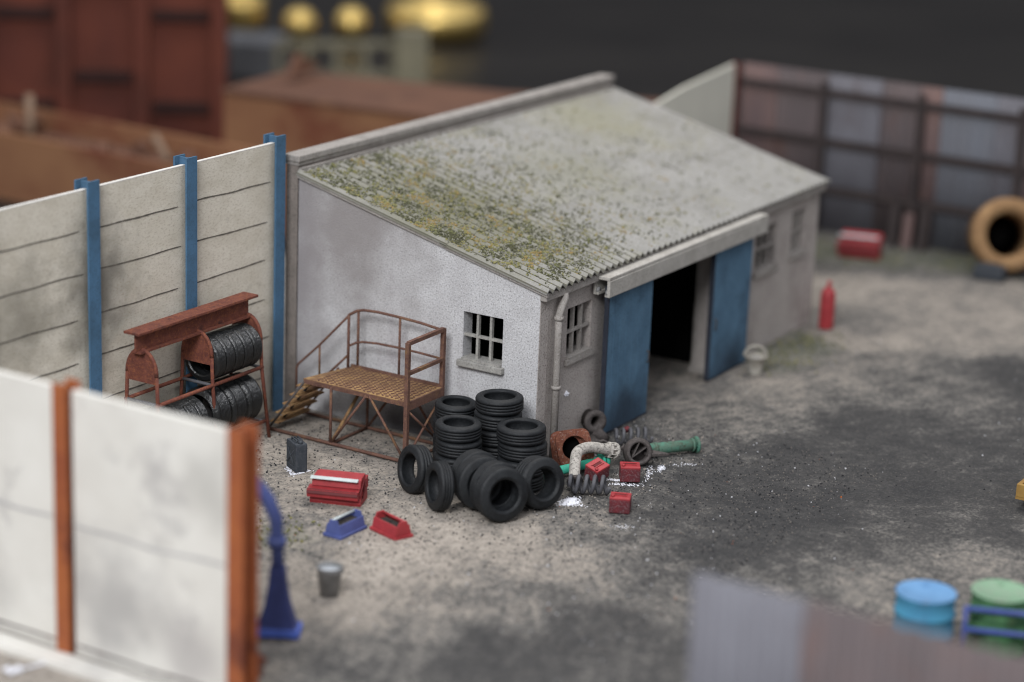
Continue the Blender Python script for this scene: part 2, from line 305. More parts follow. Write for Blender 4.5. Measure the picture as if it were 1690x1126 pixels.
def build_ground():
    bm = bmesh.new(); x0, x1, y0, y1, st = -17., 20.6, -17., 12., .2
    nx = int((x1 - x0) / st) + 1; ny = int((y1 - y0) / st) + 1
    lay = bm.verts.layers.float.new('oil'); lg = bm.verts.layers.float.new('green')
    g = []
    for i in range(nx):
        row = []
        for j in range(ny):
            x = x0 + (x1 - x0) * i / (nx - 1); y = y0 + (y1 - y0) * j / (ny - 1)
            z = .03 * noise.noise(Vector((x * .7, y * .7, 0))) + .015 * noise.noise(Vector((x * 2.3, y * 2.3, 3))) - .02
            if x > 18.5 or x < -13: z = z
            v = bm.verts.new((x, y, z)); ws = o_ = 0
            wx = x + .5 * noise.noise(Vector((x, y, 7))); wy = y + .5 * noise.noise(Vector((x, y, 11)))
            for (a, b, c) in OIL:
                w = 1 / (.25 + (wx - a) ** 2 + (wy - b) ** 2) ** 2; ws += w; o_ += w * c
            v[lay] = o_ / ws
            v[lg] = min(1, sum(math.exp(-((wx - a) ** 2 + (wy - b) ** 2) / (c * c)) for a, b, c in GREEN))
            row.append(v)
        g.append(row)
    for i in range(nx - 1):
        for j in range(ny - 1):
            f = bm.faces.new([g[i][j], g[i + 1][j], g[i + 1][j + 1], g[i][j + 1]]); f.smooth = True
    # skirt down to the table
    edge = [g[i][0] for i in range(nx)] + [g[-1][j] for j in range(1, ny)] + [g[i][-1] for i in range(nx - 2, -1, -1)] + [g[0][j] for j in range(ny - 2, 0, -1)]
    low = [bm.verts.new((v.co.x, v.co.y, -.6)) for v in edge]
    for i in range(len(edge)):
        k = (i + 1) % len(edge); bm.faces.new([edge[i], low[i], low[k], edge[k]])
    me = bpy.data.meshes.new('ground'); bm.to_mesh(me); bm.free()
    m = bpy.data.materials.new('yard_ground'); m.use_nodes = True; n = m.node_tree; L = n.links.new; b = n.nodes['Principled BSDF']
    b.inputs['Roughness'].default_value = .93; b.inputs['Specular IOR Level'].default_value = .2
    at = n.nodes.new('ShaderNodeAttribute'); at.attribute_name = 'oil'; ag = n.nodes.new('ShaderNodeAttribute'); ag.attribute_name = 'green'
    t = n.nodes.new('ShaderNodeTexCoord')
    def nz(s, det=5, r=.65):
        x = n.nodes.new('ShaderNodeTexNoise'); x.inputs['Scale'].default_value = s; x.inputs['Detail'].default_value = det; x.inputs['Roughness'].default_value = r
        L(t.outputs['Object'], x.inputs['Vector']); return x.outputs['Fac']
    def math_(op, a, b_=None, c=None):
        x = n.nodes.new('ShaderNodeMath'); x.operation = op
        for i, q in enumerate((a, b_, c)):
            if q is None: continue
            if isinstance(q, (int, float)): x.inputs[i].default_value = q
            else: L(q, x.inputs[i])
        return x.outputs[0]
    def ramp(src, a, b_, lo=0, hi=1):
        x = n.nodes.new('ShaderNodeMapRange'); x.inputs[1].default_value = a; x.inputs[2].default_value = b_; x.inputs[3].default_value = lo; x.inputs[4].default_value = hi
        L(src, x.inputs[0]); return x.outputs[0]
    def mix(f, A, B):
        x = n.nodes.new('ShaderNodeMix'); x.data_type = 'RGBA'
        (L(f, x.inputs[0]) if not isinstance(f, float) else setattr(x.inputs[0], 'default_value', f))
        for i, q in ((6, A), (7, B)):
            if isinstance(q, tuple): x.inputs[i].default_value = (*q, 1)
            else: L(q, x.inputs[i])
        return x.outputs[2]
    d = math_('ADD', at.outputs['Fac'], ramp(nz(1.1), .3, .7, -.15, .15))
    d = math_('ADD', d, ramp(nz(4.5, 4), .3, .7, -.14, .14))
    d = math_('ADD', d, ramp(nz(17, 3, .6), .35, .65, -.13, .13))
    cr = n.nodes.new('ShaderNodeValToRGB'); L(d, cr.inputs[0]); E = cr.color_ramp.elements
    E[0].position = .0; E[0].color = (.42, .375, .325, 1); E[1].position = 1.05 if False else 1.; E[1].color = (.042, .042, .043, 1)
    e = E.new(.28); e.color = (.295, .265, .23, 1); e = E.new(.5); e.color = (.155, .147, .136, 1); e = E.new(.70); e.color = (.072, .070, .068, 1)
    c = cr.outputs[0]
    c = mix(ramp(math_('MULTIPLY', ag.outputs['Fac'], nz(4)), .15, .5, 0, .5), c, (.11, .125, .085))
    c = mix(ramp(nz(9, 5, .8), .56, .66, 0, .55), c, (.075, .07, .062))
    c = mix(ramp(nz(34, 2), .61, .70, 0, .5), c, (.04, .038, .036))
    c = mix(ramp(nz(41, 2), .64, .72, 0, .35), c, (.42, .39, .36))
    L(c, b.inputs['Base Color'])
    bp = n.nodes.new('ShaderNodeBump'); bp.inputs['Strength'].default_value = .8; bp.inputs['Distance'].default_value = .03
    L(nz(24, 4, .7), bp.inputs['Height']); L(bp.outputs[0], b.inputs['Normal'])
    me.materials.append(m)
    ob = bpy.data.objects.new('ground', me); COL.objects.link(ob); ob['kind'] = 'structure'
    return ob
ground = build_ground()
def gz(x, y):
    return .03 * noise.noise(Vector((x * .7, y * .7, 0))) + .015 * noise.noise(Vector((x * 2.3, y * 2.3, 3))) - .02

t = MB(); t.box((-60, -80, -1.4), (140, 120, -.6)); ob = t.build('table_top', 'table'); ob['kind'] = 'structure'

# grit scattered over the yard
t = MB(); GM = ['grit_light', 'grit_dark', 'grit_mid', 'grit_white', 'grit_orange']
for _ in range(15000):
    a = random.random()
    if a < .75: x = random.uniform(-6.5, 3.5); y = random.uniform(-5, 4.6)
    else: x = random.uniform(-9, 12); y = random.uniform(-8, 4.6)
    if x > -.05 and y > -.05: continue
    r = random.choice((.008, .011, .015, .02)) * random.uniform(.7, 1.2)
    k = random.random(); mi = 0 if k < .22 else 1 if k < .68 else 2 if k < .965 else 3 if k < .997 else 4
    if y < -2.3 and mi == 0: mi = 2
    t.blob((x, y, gz(x, y) + r * .3), r, mi)
ob = t.build('gravel', GM, fix=False); ob['kind'] = 'stuff'; tag(ob, 'fine pale and dark grit scattered over the yard ground', 'grit')
# low weeds
t = MB()
for (cx, cy, cr_) in GREEN:
    for _ in range(230 if cx > 0 else 100):
        x = random.gauss(cx, cr_ * .55); y = random.gauss(cy, cr_ * .45)
        if 0 < x < 11.3 and y > -.05: continue
        r = random.uniform(.012, .035)
        t.blob((x, y, gz(x, y) + r * .5), r, random.choice((0, 1, 1, 2, 3)))
ob = t.build('weeds', ['moss_dark', 'moss_green', 'moss_grey', 'moss_yellow'], fix=False); ob['kind'] = 'stuff'; tag(ob, 'sparse dull green weeds along the wall foot and far fence', 'weeds')

# ------------------------------------------------------------------ the workshop
def wall_mesh(x0, x1, top, holes, thick, to_world, mi_out=0, mi_in=1, mi_rev=0, base=-.1):
    """wall in (u, z) with rectangular holes (u0,u1,z0,z1); top(u) is its height; to_world(u, d, z), d = depth inwards"""
    b = MB(); bm = b.bm
    us = sorted({x0, x1, *[h[0] for h in holes], *[h[1] for h in holes]})
    zs = sorted({base, *[h[2] for h in holes], *[h[3] for h in holes]}); zs = [z for z in zs if z >= base]; nz_ = len(zs)
    V = {}
    def v(i, j, d):
        k = (i, j, d)
        if k not in V:
            z = zs[j] if j < nz_ else top(us[i])
            V[k] = bm.verts.new(to_world(us[i], thick * d, z))
        return V[k]
    def hole(i, j):
        if i < 0 or i >= len(us) - 1 or j < 0 or j >= nz_: return True
        cu = (us[i] + us[i + 1]) / 2; z0 = zs[j]; z1 = zs[j + 1] if j + 1 < nz_ else 1e9
        cz = (z0 + z1) / 2 if z1 < 1e8 else z0 + .01
        return any(h[0] < cu < h[1] and h[2] < cz < h[3] for h in holes)
    for i in range(len(us) - 1):
        for j in range(nz_):
            if hole(i, j): continue
            f = bm.faces.new([v(i, j, 0), v(i + 1, j, 0), v(i + 1, j + 1, 0), v(i, j + 1, 0)]); f.material_index = mi_out
            f = bm.faces.new([v(i, j, 1), v(i, j + 1, 1), v(i + 1, j + 1, 1), v(i + 1, j, 1)]); f.material_index = mi_in
            for (di, dj, A, B) in ((-1, 0, (i, j), (i, j + 1)), (1, 0, (i + 1, j), (i + 1, j + 1)), (0, -1, (i, j), (i + 1, j)), (0, 1, (i, j + 1), (i + 1, j + 1))):
                if hole(i + di, j + dj):
                    f = bm.faces.new([v(*A, 0), v(*B, 0), v(*B, 1), v(*A, 1)]); f.material_index = mi_rev
    return b
LB, WB = 11.22, 5.33
roofz = lambda y: 3.05 + (y + .15) * (4.32 - 3.05) / 5.21
shop = thing('workshop', 'grey rendered workshop with mossy corrugated lean-to roof and blue sliding doors', 'building')
G_WIN = (.71, 1.51, 1.58, 2.41)
F_WINS = [(.94, 1.77, 1.63, 2.51), (8.32, 9.26, 1.66, 2.53), (9.98, 10.60, 1.71, 2.58)]
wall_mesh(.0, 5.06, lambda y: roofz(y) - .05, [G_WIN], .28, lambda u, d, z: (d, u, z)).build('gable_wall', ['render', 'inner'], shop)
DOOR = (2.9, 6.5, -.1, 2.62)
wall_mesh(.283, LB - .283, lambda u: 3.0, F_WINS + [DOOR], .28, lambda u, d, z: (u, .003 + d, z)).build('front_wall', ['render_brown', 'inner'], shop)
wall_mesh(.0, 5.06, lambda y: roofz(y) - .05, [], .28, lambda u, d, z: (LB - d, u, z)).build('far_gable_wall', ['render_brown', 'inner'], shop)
# narrow returns of the gables seen on the front
for xa_ in (.006, LB - .28):
    t = MB(); t.box((xa_, -.012, -.1), (xa_ + .274, .0, 2.99)); t.build('corner_strip', 'render_brown', shop)
# rear wall with parapet and coping
t = MB(); t.box((-.02, 5.063, -.1), (LB + .02, 5.31, 4.50), 0); t.box((-.01, 5.055, 0), (LB, 5.062, 4.25), 1); t.build('parapet_wall', ['parapet', 'inner'], shop)
t = MB(); t.box((-.06, 5.01, 4.503), (LB + .06, 5.37, 4.62), 0, .02); t.box((-.035, 5.04, 4.44), (LB + .035, 5.34, 4.50), 0); t.build('coping', 'trim', shop)
# black interior floor edge, jamb
t = MB(); t.box((6.503, .284, -.1), (6.66, .36, 2.62)); t.box((6.47, -.04, -.06), (6.68, .40, .08)); t.build('door_jamb', 'trim', shop)
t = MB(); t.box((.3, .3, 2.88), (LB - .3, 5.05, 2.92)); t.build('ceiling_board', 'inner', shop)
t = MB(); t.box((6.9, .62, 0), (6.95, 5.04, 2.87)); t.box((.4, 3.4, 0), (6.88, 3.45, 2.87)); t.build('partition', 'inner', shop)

# corrugated roof (two rows of sheets with a lap)
def roof_sheet(ya, yb, lift, name):
    b = MB(); bm = b.bm; xa, xb = -.09, LB + .12; pitch = .215; n = int((xb - xa) / pitch * 10)
    rows = []
    ys = [ya + (yb - ya) * k / 12 for k in range(13)]
    for dz in (0, -.028):
        grid = []
        for i in range(n + 1):
            x = xa + (xb - xa) * i / n; ph = (x / pitch) % 1
            h = .046 * (abs(ph * 2 - 1) ** .8) * 2 - .04
            grid.append([bm.verts.new((x, y, roofz(y) + lift + h + dz + .006 * noise.noise(Vector((x * .8, y * .8, 5))))) for y in ys])
        rows.append(grid)
        for i in range(n):
            ph = (((xa + (xb - xa) * (i + .5) / n)) / pitch) % 1; groove = 1 if abs(ph - .5) < .15 else 0
            for k in range(12): bm.faces.new([grid[i][k], grid[i + 1][k], grid[i + 1][k + 1], grid[i][k + 1]]).material_index = groove
    T, B = rows
    for i in range(n):
        for k in (0, 12): bm.faces.new([T[i][k], T[i + 1][k], B[i + 1][k], B[i][k]])
    for i in (0, n):
        for k in range(12): bm.faces.new([T[i][k], T[i][k + 1], B[i][k + 1], B[i][k]])
    return b.build(name, ['roof', 'roof_groove_shade'], shop)
r1 = roof_sheet(-.17, 2.0, .0, 'roof_sheet'); r2 = roof_sheet(1.85, 5.05, .016, 'roof_sheet')
t = MB()
t.prism([(-.16, roofz(-.16) - .10), (1.9, roofz(1.9) - .10), (1.9, roofz(1.9) - .035), (-.16, roofz(-.16) - .035)], -.055, -.004, 'x')
t.prism([(1.9, roofz(1.9) - .085), (5.05, roofz(5.05) - .085), (5.05, roofz(5.05) - .01), (1.9, roofz(1.9) - .01)], -.062, -.004, 'x')
t.build('verge_strip', 'trim', shop)
t = MB(); t.box((-.02, -.13, 2.86), (LB + .05, -.004, 3.0), 0, .012); t.build('eaves_board', 'trim', shop)
# flashing where the roof meets the parapet
t = MB(); t.box((0, 4.98, roofz(5) + .01), (LB, 5.058, roofz(5) + .09)); t.build('flashing', 'trim', shop)
# moss
t = MB(); cl = [(random.uniform(1, 11), random.uniform(.2, 5), random.uniform(.06, .28)) for _ in range(260)]
def moss_at(x, y, r):
    if not (-.05 < x < LB and -.1 < y < 5.0): return
    lift = 0 if y < 1.85 else .016
    k = random.random() + .9 * noise.noise(Vector((x * 2.2, y * 2.2, 31))); mi = 0 if k < .27 else 1 if k < .45 else 4 if k < .74 else 2 if k < 1.04 else 3
    ph = (x / .215) % 1; h = .036 * (abs(ph * 2 - 1) ** .85) * 2 - .03
    t.blob((x, y, roofz(y) + lift + h + r * .3), r, mi, .8)
cnt = tries = 0
while cnt < 42000 and tries < 400000:
    tries += 1
    x = random.expovariate(1 / 1.5); y = random.uniform(-.05, 4.95)
    dens = .42 + .5 * noise.noise(Vector((x * .8, y * .8, 2))) + .9 * noise.noise(Vector((x * 4.5, y * 4.5, 8))) + .7 * noise.noise(Vector((x * 11, y * 11, 3)))
    dens *= min(1, .5 + x * 1.5) * (1 if y > .5 else .45)
    if dens < .12 or random.random() > dens: continue
    moss_at(x - .02, y, random.choice((.009, .012, .014, .018, .022, .028)) * (1.5 if random.random() < .06 else 1)); cnt += 1
for (cx, cy, cr_) in cl:
    for _ in range(random.randint(5, 26)):
        moss_at(random.gauss(cx, cr_), random.gauss(cy, cr_ * 1.3), random.choice((.014, .02, .028)))
for _ in range(900): moss_at(random.uniform(0, LB), random.uniform(.0, 5), random.choice((.010, .014, .02)))
ob = t.build('moss', ['moss_dark', 'moss_green', 'moss_yellow', 'moss_ochre', 'moss_grey'], shop, fix=False); ob['kind'] = 'stuff'

def window(u0, u1, z0, z1, tw, mi_mat='sill'):
    w = .045
    t = MB()
    for k in (1, 2):
        uc = u0 + (u1 - u0) * k / 3
        a = tw(uc - w / 2, .035, z0); c = tw(uc + w / 2, .10, z1)
        t.box([min(p, q) for p, q in zip(a, c)], [max(p, q) for p, q in zip(a, c)])
    zc = z0 + (z1 - z0) * .5
    a = tw(u0, .028, zc - w / 2); c = tw(u1, .093, zc + w / 2)
    t.box([min(p, q) for p, q in zip(a, c)], [max(p, q) for p, q in zip(a, c)])
    f = t.build('window', mi_mat, shop)
    t = MB(); e = .06
    a = tw(u0 - e, -.11 if mi_mat == 'sill' else -.06, z0 - .13); c = tw(u1 + e, -.004, z0 - .02)
    t.box([min(p, q) for p, q in zip(a, c)], [max(p, q) for p, q in zip(a, c)], 0, .015)
    a = tw(u0 + .003, -.06, z0 - .018); c = tw(u1 - .003, .24, z0 + .018)
    t.box([min(p, q) for p, q in zip(a, c)], [max(p, q) for p, q in zip(a, c)])
    t.build('sill', mi_mat, f)
window(*G_WIN, lambda u, d, z: (d, u, z))
for w_ in F_WINS: window(*w_, lambda u, d, z: (u, d, z), 'trim')
# sliding door gear: top rail of C section
t = MB(); xa, xb = 1.72, 8.02
t.box((xa, -.36, 2.90), (xb, -.04, 2.96), 0, .012)
t.box((xa, -.37, 2.60), (xb, -.31, 2.897), 0, .012)
t.box((xa, -.09, 2.62), (xb, -.04, 2.897), 0, .008)
t.box((xa + .02, -.308, 2.60), (xb, -.265, 2.65)); t.box((xa + .02, -.14, 2.62), (xb, -.093, 2.67))
t.build('door_rail', 'rail_steel', shop)
for q_ in ((xa + .07, -.29, 2.665), (xa + .07, -.11, 2.69)):
    t = MB(); t.lathe([(0, -.02), (.055, -.02), (.06, 0), (.055, .02), (0, .02)], 14, 0, frame_from((0, 1, 0), q_)); t.build('door_roller', 'galv', shop)
for (a, c, tilt) in ((1.97, 3.58, .005), (6.06, 7.68, -.004)):
    t = MB(); t.box((a, -.235, .02), (c, -.165, 2.74), 0, .006)
    for k in range(1, 7):
        xx = a + (c - a) * k / 7; t.box((xx - .006, -.239, .03), (xx + .006, -.234, 2.7), 0)
    d = t.build('sliding_door', 'blue_door', shop)
    t = MB(); t.box((a - .025, -.245, .0), (a - .001, -.155, 2.74)); t.box((a - .025, -.246, .0), (c + .01, -.154, .018)); t.build('door_edge', 'door_edge', d)
    t = MB(); hx = c - .1 if a < 4 else a + .12; t.tube([(hx, -.236, 1.0), (hx, -.28, 1.02), (hx, -.28, 1.2), (hx, -.236, 1.22)], .014, 6); t.build('door_handle', 'iron', d)
# rainwater pipe
t = MB(); t.tube([(.62, -.10, 2.88), (.62, -.12, 2.80), (.50, -.12, 2.64), (.44, -.12, 2.52), (.44, -.12, -.02)], .066, 12)
for z in (2.48, 1.25): t.lathe([(.066, -.03), (.085, -.03), (.085, .03), (.066, .03)], 14, 0, Matrix.Translation((.44, -.12, z)))
t.build('drainpipe', 'trim', shop)
t = MB(); t.blob((1.0, -.01, .98), .055, 0); t.blob((1.02, -.01, .96), .045, 0); t.blob((.97, -.01, .96), .035, 0); t.build('plaster_splat', 'powder', shop)

# ------------------------------------------------------------------ beige board fence with blue posts
def seam(b, pa, pb, wdir, off, mi, w=.02, amp=.025, n=26, seed=0):
    """a wobbly scored line as a thin raised ribbon"""
    pa, pb = Vector(pa), Vector(pb); off = Vector(off); wd = Vector(wdir); prev = None
    for i in range(n + 1):
        f = i / n; p = pa.lerp(pb, f) + wd * (amp * noise.noise(Vector((f * 3 + seed, seed * 1.7, 0))))
        ww = w * (.6 + .8 * abs(noise.noise(Vector((f * 9, seed, 4)))) + .2) * (1 if .04 < f < .97 else .6)
        cur = [b.bm.verts.new(p - wd * ww / 2), b.bm.verts.new(p + wd * ww / 2), b.bm.verts.new(p + wd * ww / 2 + off), b.bm.verts.new(p - wd * ww / 2 + off)]
        if prev:
            for k in range(4): b.bm.faces.new([prev[k], prev[(k + 1) % 4], cur[(k + 1) % 4], cur[k]]).material_index = mi
        prev = cur
fen = thing('board_fence', 'tall beige board fence with blue H section posts beside the workshop', 'fence')
PX = [-.40, -2.83, -5.24, -7.66]
for k in range(3):
    xr, xl = PX[k] - .03, PX[k + 1] + .03
    t = MB(); t.box((xl, 5.27, -.1), (xr, 5.34, 4.87), 0); t.box((xl, 5.268, 4.872), (xr, 5.342, 4.885), 1)
    for j, z in enumerate((4.22, 3.52, 2.80, 2.08, 1.36, .64)):
        seam(t, (xl + .1, 5.268, z + .03 * random.uniform(-1, 1)), (xr - random.choice((.12, .2, .26)), 5.268, z + .03 * random.uniform(-1, 1)), (0, 0, 1), (0, -.005, 0), 2, .024, .022, 40, k * 7 + j)
    t.build('board_panel', ['card', 'card_edge', 'pencil'], fen)
for x in PX:
    t = MB(); t.box((x - .135, 5.15, -.05), (x + .135, 5.185, 5.02)); t.box((x - .02, 5.187, -.05), (x + .02, 5.403, 5.0)); t.box((x - .135, 5.405, -.05), (x + .135, 5.44, 5.02))
    t.build('post', 'blue_post', fen)

# pale fence behind
pf = thing('pale_fence', 'pale cream panel fence rising behind the far roof edge', 'fence', (13, 5.5, 0))
t = MB(); t.prism([(0, -.1), (5.2, -.1), (5.2, 3.95), (2.6, 3.72), (.0, 3.3)], 0, .1, 'y'); t.build('panel', 'pale_panel', pf)

# ------------------------------------------------------------------ near pale wall with orange posts
fw = thing('panel_wall', 'blurred pale grey panel fence with orange posts at left front', 'fence')
for (ya, yb, sd) in ((1.08, 3.86, 3), (-1.83, .83, 9)):
    t = MB(); t.box((-10.55, ya, .02), (-10.45, yb, 3.76), 0, .01)
    seam(t, (-10.552, ya + .03, 1.92), (-10.552, yb - .03, 1.90), (0, 0, 1), (-.004, 0, 0), 1, .05, .06, 30, sd)
    seam(t, (-10.552, ya + .03, .16), (-10.552, yb - .03, .16), (0, 0, 1), (-.004, 0, 0), 2, .035, .04, 30, sd + 2)
    t.build('wall_panel', ['white_board', 'seam_soft', 'corr_a'], fw)
for (y, wd) in ((3.98, .11), (.955, .115), (-1.97, .135)):
    t = MB(); t.box((-10.66, y - wd, -.05), (-10.62, y + wd, 3.84)); t.box((-10.618, y - .025, -.05), (-10.392, y + .025, 3.82)); t.box((-10.39, y - wd, -.05), (-10.35, y + wd, 3.84))
    t.build('post', 'orange', fw)
t = MB(); t.box((-11.0, -2.0, -.12), (-10.665, 4.2, .07), 0, .02); t.build('plinth', 'white_board', fw)

# ------------------------------------------------------------------ corrugated fences
def corrugated(thg, x, ya, yb, zb, zt, material, pitch=.27, amp=.045):
    b = MB(); bm = b.bm; n = max(8, int((yb - ya) / pitch * 6)); rows = []
    for dx in (0, .02):
        g = []
        for i in range(n + 1):
            y = ya + (yb - ya) * i / n; off = amp * math.sin(2 * math.pi * y / pitch)
            g.append([bm.verts.new((x + dx + off, y, z)) for z in (zb, zt)])
        for i in range(n): bm.faces.new([g[i][0], g[i + 1][0], g[i + 1][1], g[i][1]]).smooth = True
        rows.append(g)
    A, B = rows
    for i in range(n):
        for k in (0, 1): bm.faces.new([A[i][k], A[i + 1][k], B[i + 1][k], B[i][k]])
    for i in (0, n): bm.faces.new([A[i][0], A[i][1], B[i][1], B[i][0]])
    return b.build('corrugated_sheet', material, thg)
cf = thing('corrugated_fence', 'patched purple brown corrugated iron fence across the far end of the yard', 'fence', (19, 0, 0))
sheets = [(5.74, 4.75, 'corr_c'), (4.75, 3.4, 'corr_a'), (3.4, 2.0, 'corr_b'), (2.0, 1.0, 'corr_a'), (1.0, .45, 'corr_c'), (.45, -.9, 'corr_d'), (-.9, -1.7, 'corr_b'), (-1.7, -2.9, 'corr_c'), (-2.9, -4.4, 'corr_a')]
for k, (a, b_, m_) in enumerate(sheets):
    corrugated(cf, .1 + .003 * (k % 2), b_ + .005, a - .005, .0, 3.86, m_)
for z in (3.42, 2.22, 1.05):
    t = MB(); t.box((-.09, -4.4, z - .09), (.03, 5.7, z + .09)); t.build('rail', 'steel_dk', cf)
for y in (5.8, 3.4, .9, -1.6, -4.1):
    t = MB(); t.box((-.17 if y < 5.5 else -.2, y - .09, -.1), (-.095, y + .09, 3.7 if y < 5.5 else 3.86)); t.build('post', 'steel_dk' if y < 5.5 else 'red_post', cf)
for (y, m_, h, dx, lb) in ((1.28, 'steel_dk', 1.0, -.05, 'left of the two dark bars standing in for shaded openings in the far fence'), (.52, 'steel_dk', 1.0, -.05, 'right of the two dark bars standing in for shaded openings in the far fence'), (.92, 'corr_c', .85, -.02, 'dull pink plank standing between two dark bars at the far fence')):
    t = MB(); t.box((-.04, -.12, 0), (.04, .12, h)); ob = t.build('gap_shade_bar' if m_ == 'steel_dk' else 'leaning_plank', m_)  # dark bars stand in for shaded openings at the fence foot
    tag(ob, lb, 'bar' if m_ == 'steel_dk' else 'plank', loc=(18.72 + dx, y, -.02)); ob.rotation_euler = (0, .1, 0)

nf = thing('near_corrugated_fence', 'very blurred grey and brown corrugated fence in the bottom right foreground', 'fence', (-10.5, -8.3, 0))
nf.name = 'corrugated_fence'
for k, (a, b_, m_) in enumerate([(0, -1.38, 'corr_b'), (-1.38, -2.7, 'corr_a'), (-2.7, -4.0, 'corr_a'), (-4.0, -5.2, 'corr_b')]):
    corrugated(nf, 0, b_ + .004, a - .004, -.05, 3.46, m_)
for z in (3.0, 1.8, .6):
    t = MB(); t.box((.06, -5.2, z - .07), (.14, -.05, z + .07)); t.build('rail', 'steel_dk', nf)
for y in (-.1, -2.7, -5.0):
    t = MB(); t.box((.145, y - .08, -.05), (.25, y + .08, 3.25)); t.build('post', 'steel_dk', nf)

# ------------------------------------------------------------------ tyres
def tyre_prof(R, w, ri, grooves=3):
    """closed section; z from -w/2 to w/2"""
    h = w / 2; s = w * .16; p = []
    p += [(ri, -h * .78), (ri + .012, -h * .92), (ri + (R - ri) * .22, -h), (ri + (R - ri) * .26, -h * 1.03), (ri + (R - ri) * .31, -h * 1.03), (ri + (R - ri) * .35, -h), (R - s * .9, -h * .95), (R - s * .25, -h * .80), (R, -h * .62)]
    gw = w * .022; span = h * 1.10
    for k in range(grooves):
        z = -span / 2 + span * (k + .5) / grooves
        p += [(R, z - gw * 1.4), (R - .014, z - gw), (R - .014, z + gw), (R, z + gw * 1.4)]
    p += [(R, h * .62), (R - s * .25, h * .80), (R - s * .9, h * .95), (ri + (R - ri) * .35, h), (ri + (R - ri) * .31, h * 1.03), (ri + (R - ri) * .26, h * 1.03), (ri + (R - ri) * .22, h), (ri + .012, h * .92), (ri, h * .78)]
    p += [(ri + .02, h * .55), (ri + .035, 0), (ri + .02, -h * .55)]
    return p
def tyre_mesh(R, w, ri, g=4, m_='rubber', seg=56):
    b = MB(); b.lathe(tyre_prof(R, w, ri, g), seg, 0, None, closed=True); o_ = b.build('tyre', m_); me = o_.data
    bpy.data.objects.remove(o_); 
    return me
TM = {}
def tyre(R, w, ri, loc, normal, label, group, m_='rubber', g=3, roll=0):
    key = (R, w, ri, m_, g)
    if key not in TM: TM[key] = tyre_mesh(R, w, ri, g, m_)
    o_ = bpy.data.objects.new('tyre', TM[key]); COL.objects.link(o_)
    o_.matrix_world = frame_from(normal, loc, random.uniform(0, 6))
    return tag(o_, label, 'tyre', group)
H = .275
stacks = [(-1.12, -.42, .41, 4, 'front right stack nearest the drainpipe corner'), (-1.72, .46, .385, 4, 'front left stack behind the leaning tyres'),
          (-.80, 1.12, .36, 4, 'back left stack beside the rusty platform'), (-.74, .28, .405, 5, 'tallest stack, back right by the wall')]
lv = ['lowest', 'second', 'third', 'fourth', 'fifth']
for (x, y, R, n, nm) in stacks:
    for k in range(n):
        tag_ = 'topmost' if k == n - 1 else 'lowest' if k == 0 else lv[k] + ' from the ground'
        tyre(R, .27, R * .64, (x + random.uniform(-.02, .02), y + random.uniform(-.02, .02), H * (k + .5) + gz(x, y)), (random.uniform(-.03, .03), random.uniform(-.03, .03), 1),
             'black tyre, %s of the %s' % (tag_, nm), 'tyres piled at the workshop corner')
ax = Vector((-.5, -.87, .0)).normalized()
c0 = Vector((-2.69, -1.01, .43))
for k in range(4):
    R = (.44, .435, .44, .43)[k]; c = c0 - ax * (.30 * k) + Vector(((0, .03, -.05, .02)[k], (0, -.04, .02, .0)[k], R - .43))
    tyre(R, .28, R * .57, c, (ax.x + (0, .10, -.08, .06)[k], ax.y, .10),
         'black tyre on edge, %s in the row of four before the stacks' % ('nearest' if k == 0 else 'second' if k == 1 else 'third' if k == 2 else 'hindmost'), 'tyres piled at the workshop corner')
tyre(.40, .28, .25, (-2.43, .80, .385), (-.88, .43, .16), 'upright black tyre farthest left in the heap beside the platform leg', 'tyres piled at the workshop corner')
tyre(.40, .24, .245, (-2.86, .05, .385), (-.82, .58, .10), 'narrow upright black tyre between the leftmost tyre and the row of four', 'tyres piled at the workshop corner')
tyre(.425, .40, .235, (-1.80, -1.16, .41), (-.42, -.90, .20), 'upright black tyre leaning at the right of the heap beside the green pipe', 'tyres piled at the workshop corner')

# ------------------------------------------------------------------ tyre rack
rk = thing('tyre_rack', 'rusty red steel rack holding rows of tyres in front of the beige fence', 'rack', (-3.2, 4.78, 0))
XF = [-1.36, .05, 1.38]; hw = .33
def endframe(x, splay):
    t = MB()
    for s_ in (-1, 1):
        t.tube([(x + splay, s_ * (hw + .10), -.02), (x, s_ * hw, 1.28), (x, s_ * (hw - .02), 1.75)], .032, 8)
    # bent top
    arc = [(x, math.cos(a) * (hw - .02), 1.75 + math.sin(a) * .42) for a in [math.pi * i / 14 for i in range(15)]]
    t.tube(arc, .034, 8)
    return t
for i, x in enumerate(XF):
    t = endframe(x, (-.06, .02, .10)[i]); t.build('end_frame', 'rust_red', rk)
    pts = [(math.cos(a) * (hw - .02), 1.75 + math.sin(a) * .42) for a in [math.pi * k / 14 for k in range(15)]] + [(-hw + .02, 1.62), (hw - .02, 1.62)]
    t = MB(); t.prism(pts, x - .02, x + .02, 'x'); t.build('end_plate', 'rust_red', rk)
    for (e_, z) in ((0, 1.27), (.06, .30)):
        t = MB(); t.tube([(x, -hw - e_, z), (x, hw + e_, z)], .03, 8); t.build('cross_bar', 'iron_grey', rk)
for (y, z) in ((-hw, 1.27), (hw, 1.27), (-hw - .06, .30), (hw + .06, .30)):
    t = MB(); t.tube([(XF[0] - .03, y, z), (XF[2] + .03, y, z)], .034, 8); t.build('rail', 'rust_red', rk)
t = MB(); t.box((-1.62, -.16, 2.47), (1.50, .16, 2.515), 0, .008); t.box((-1.52, -.02, 2.165), (1.40, .02, 2.468)); t.box((-1.50, -.10, 2.13), (1.38, .10, 2.163)); t.build('beam', 'rust_red', rk)
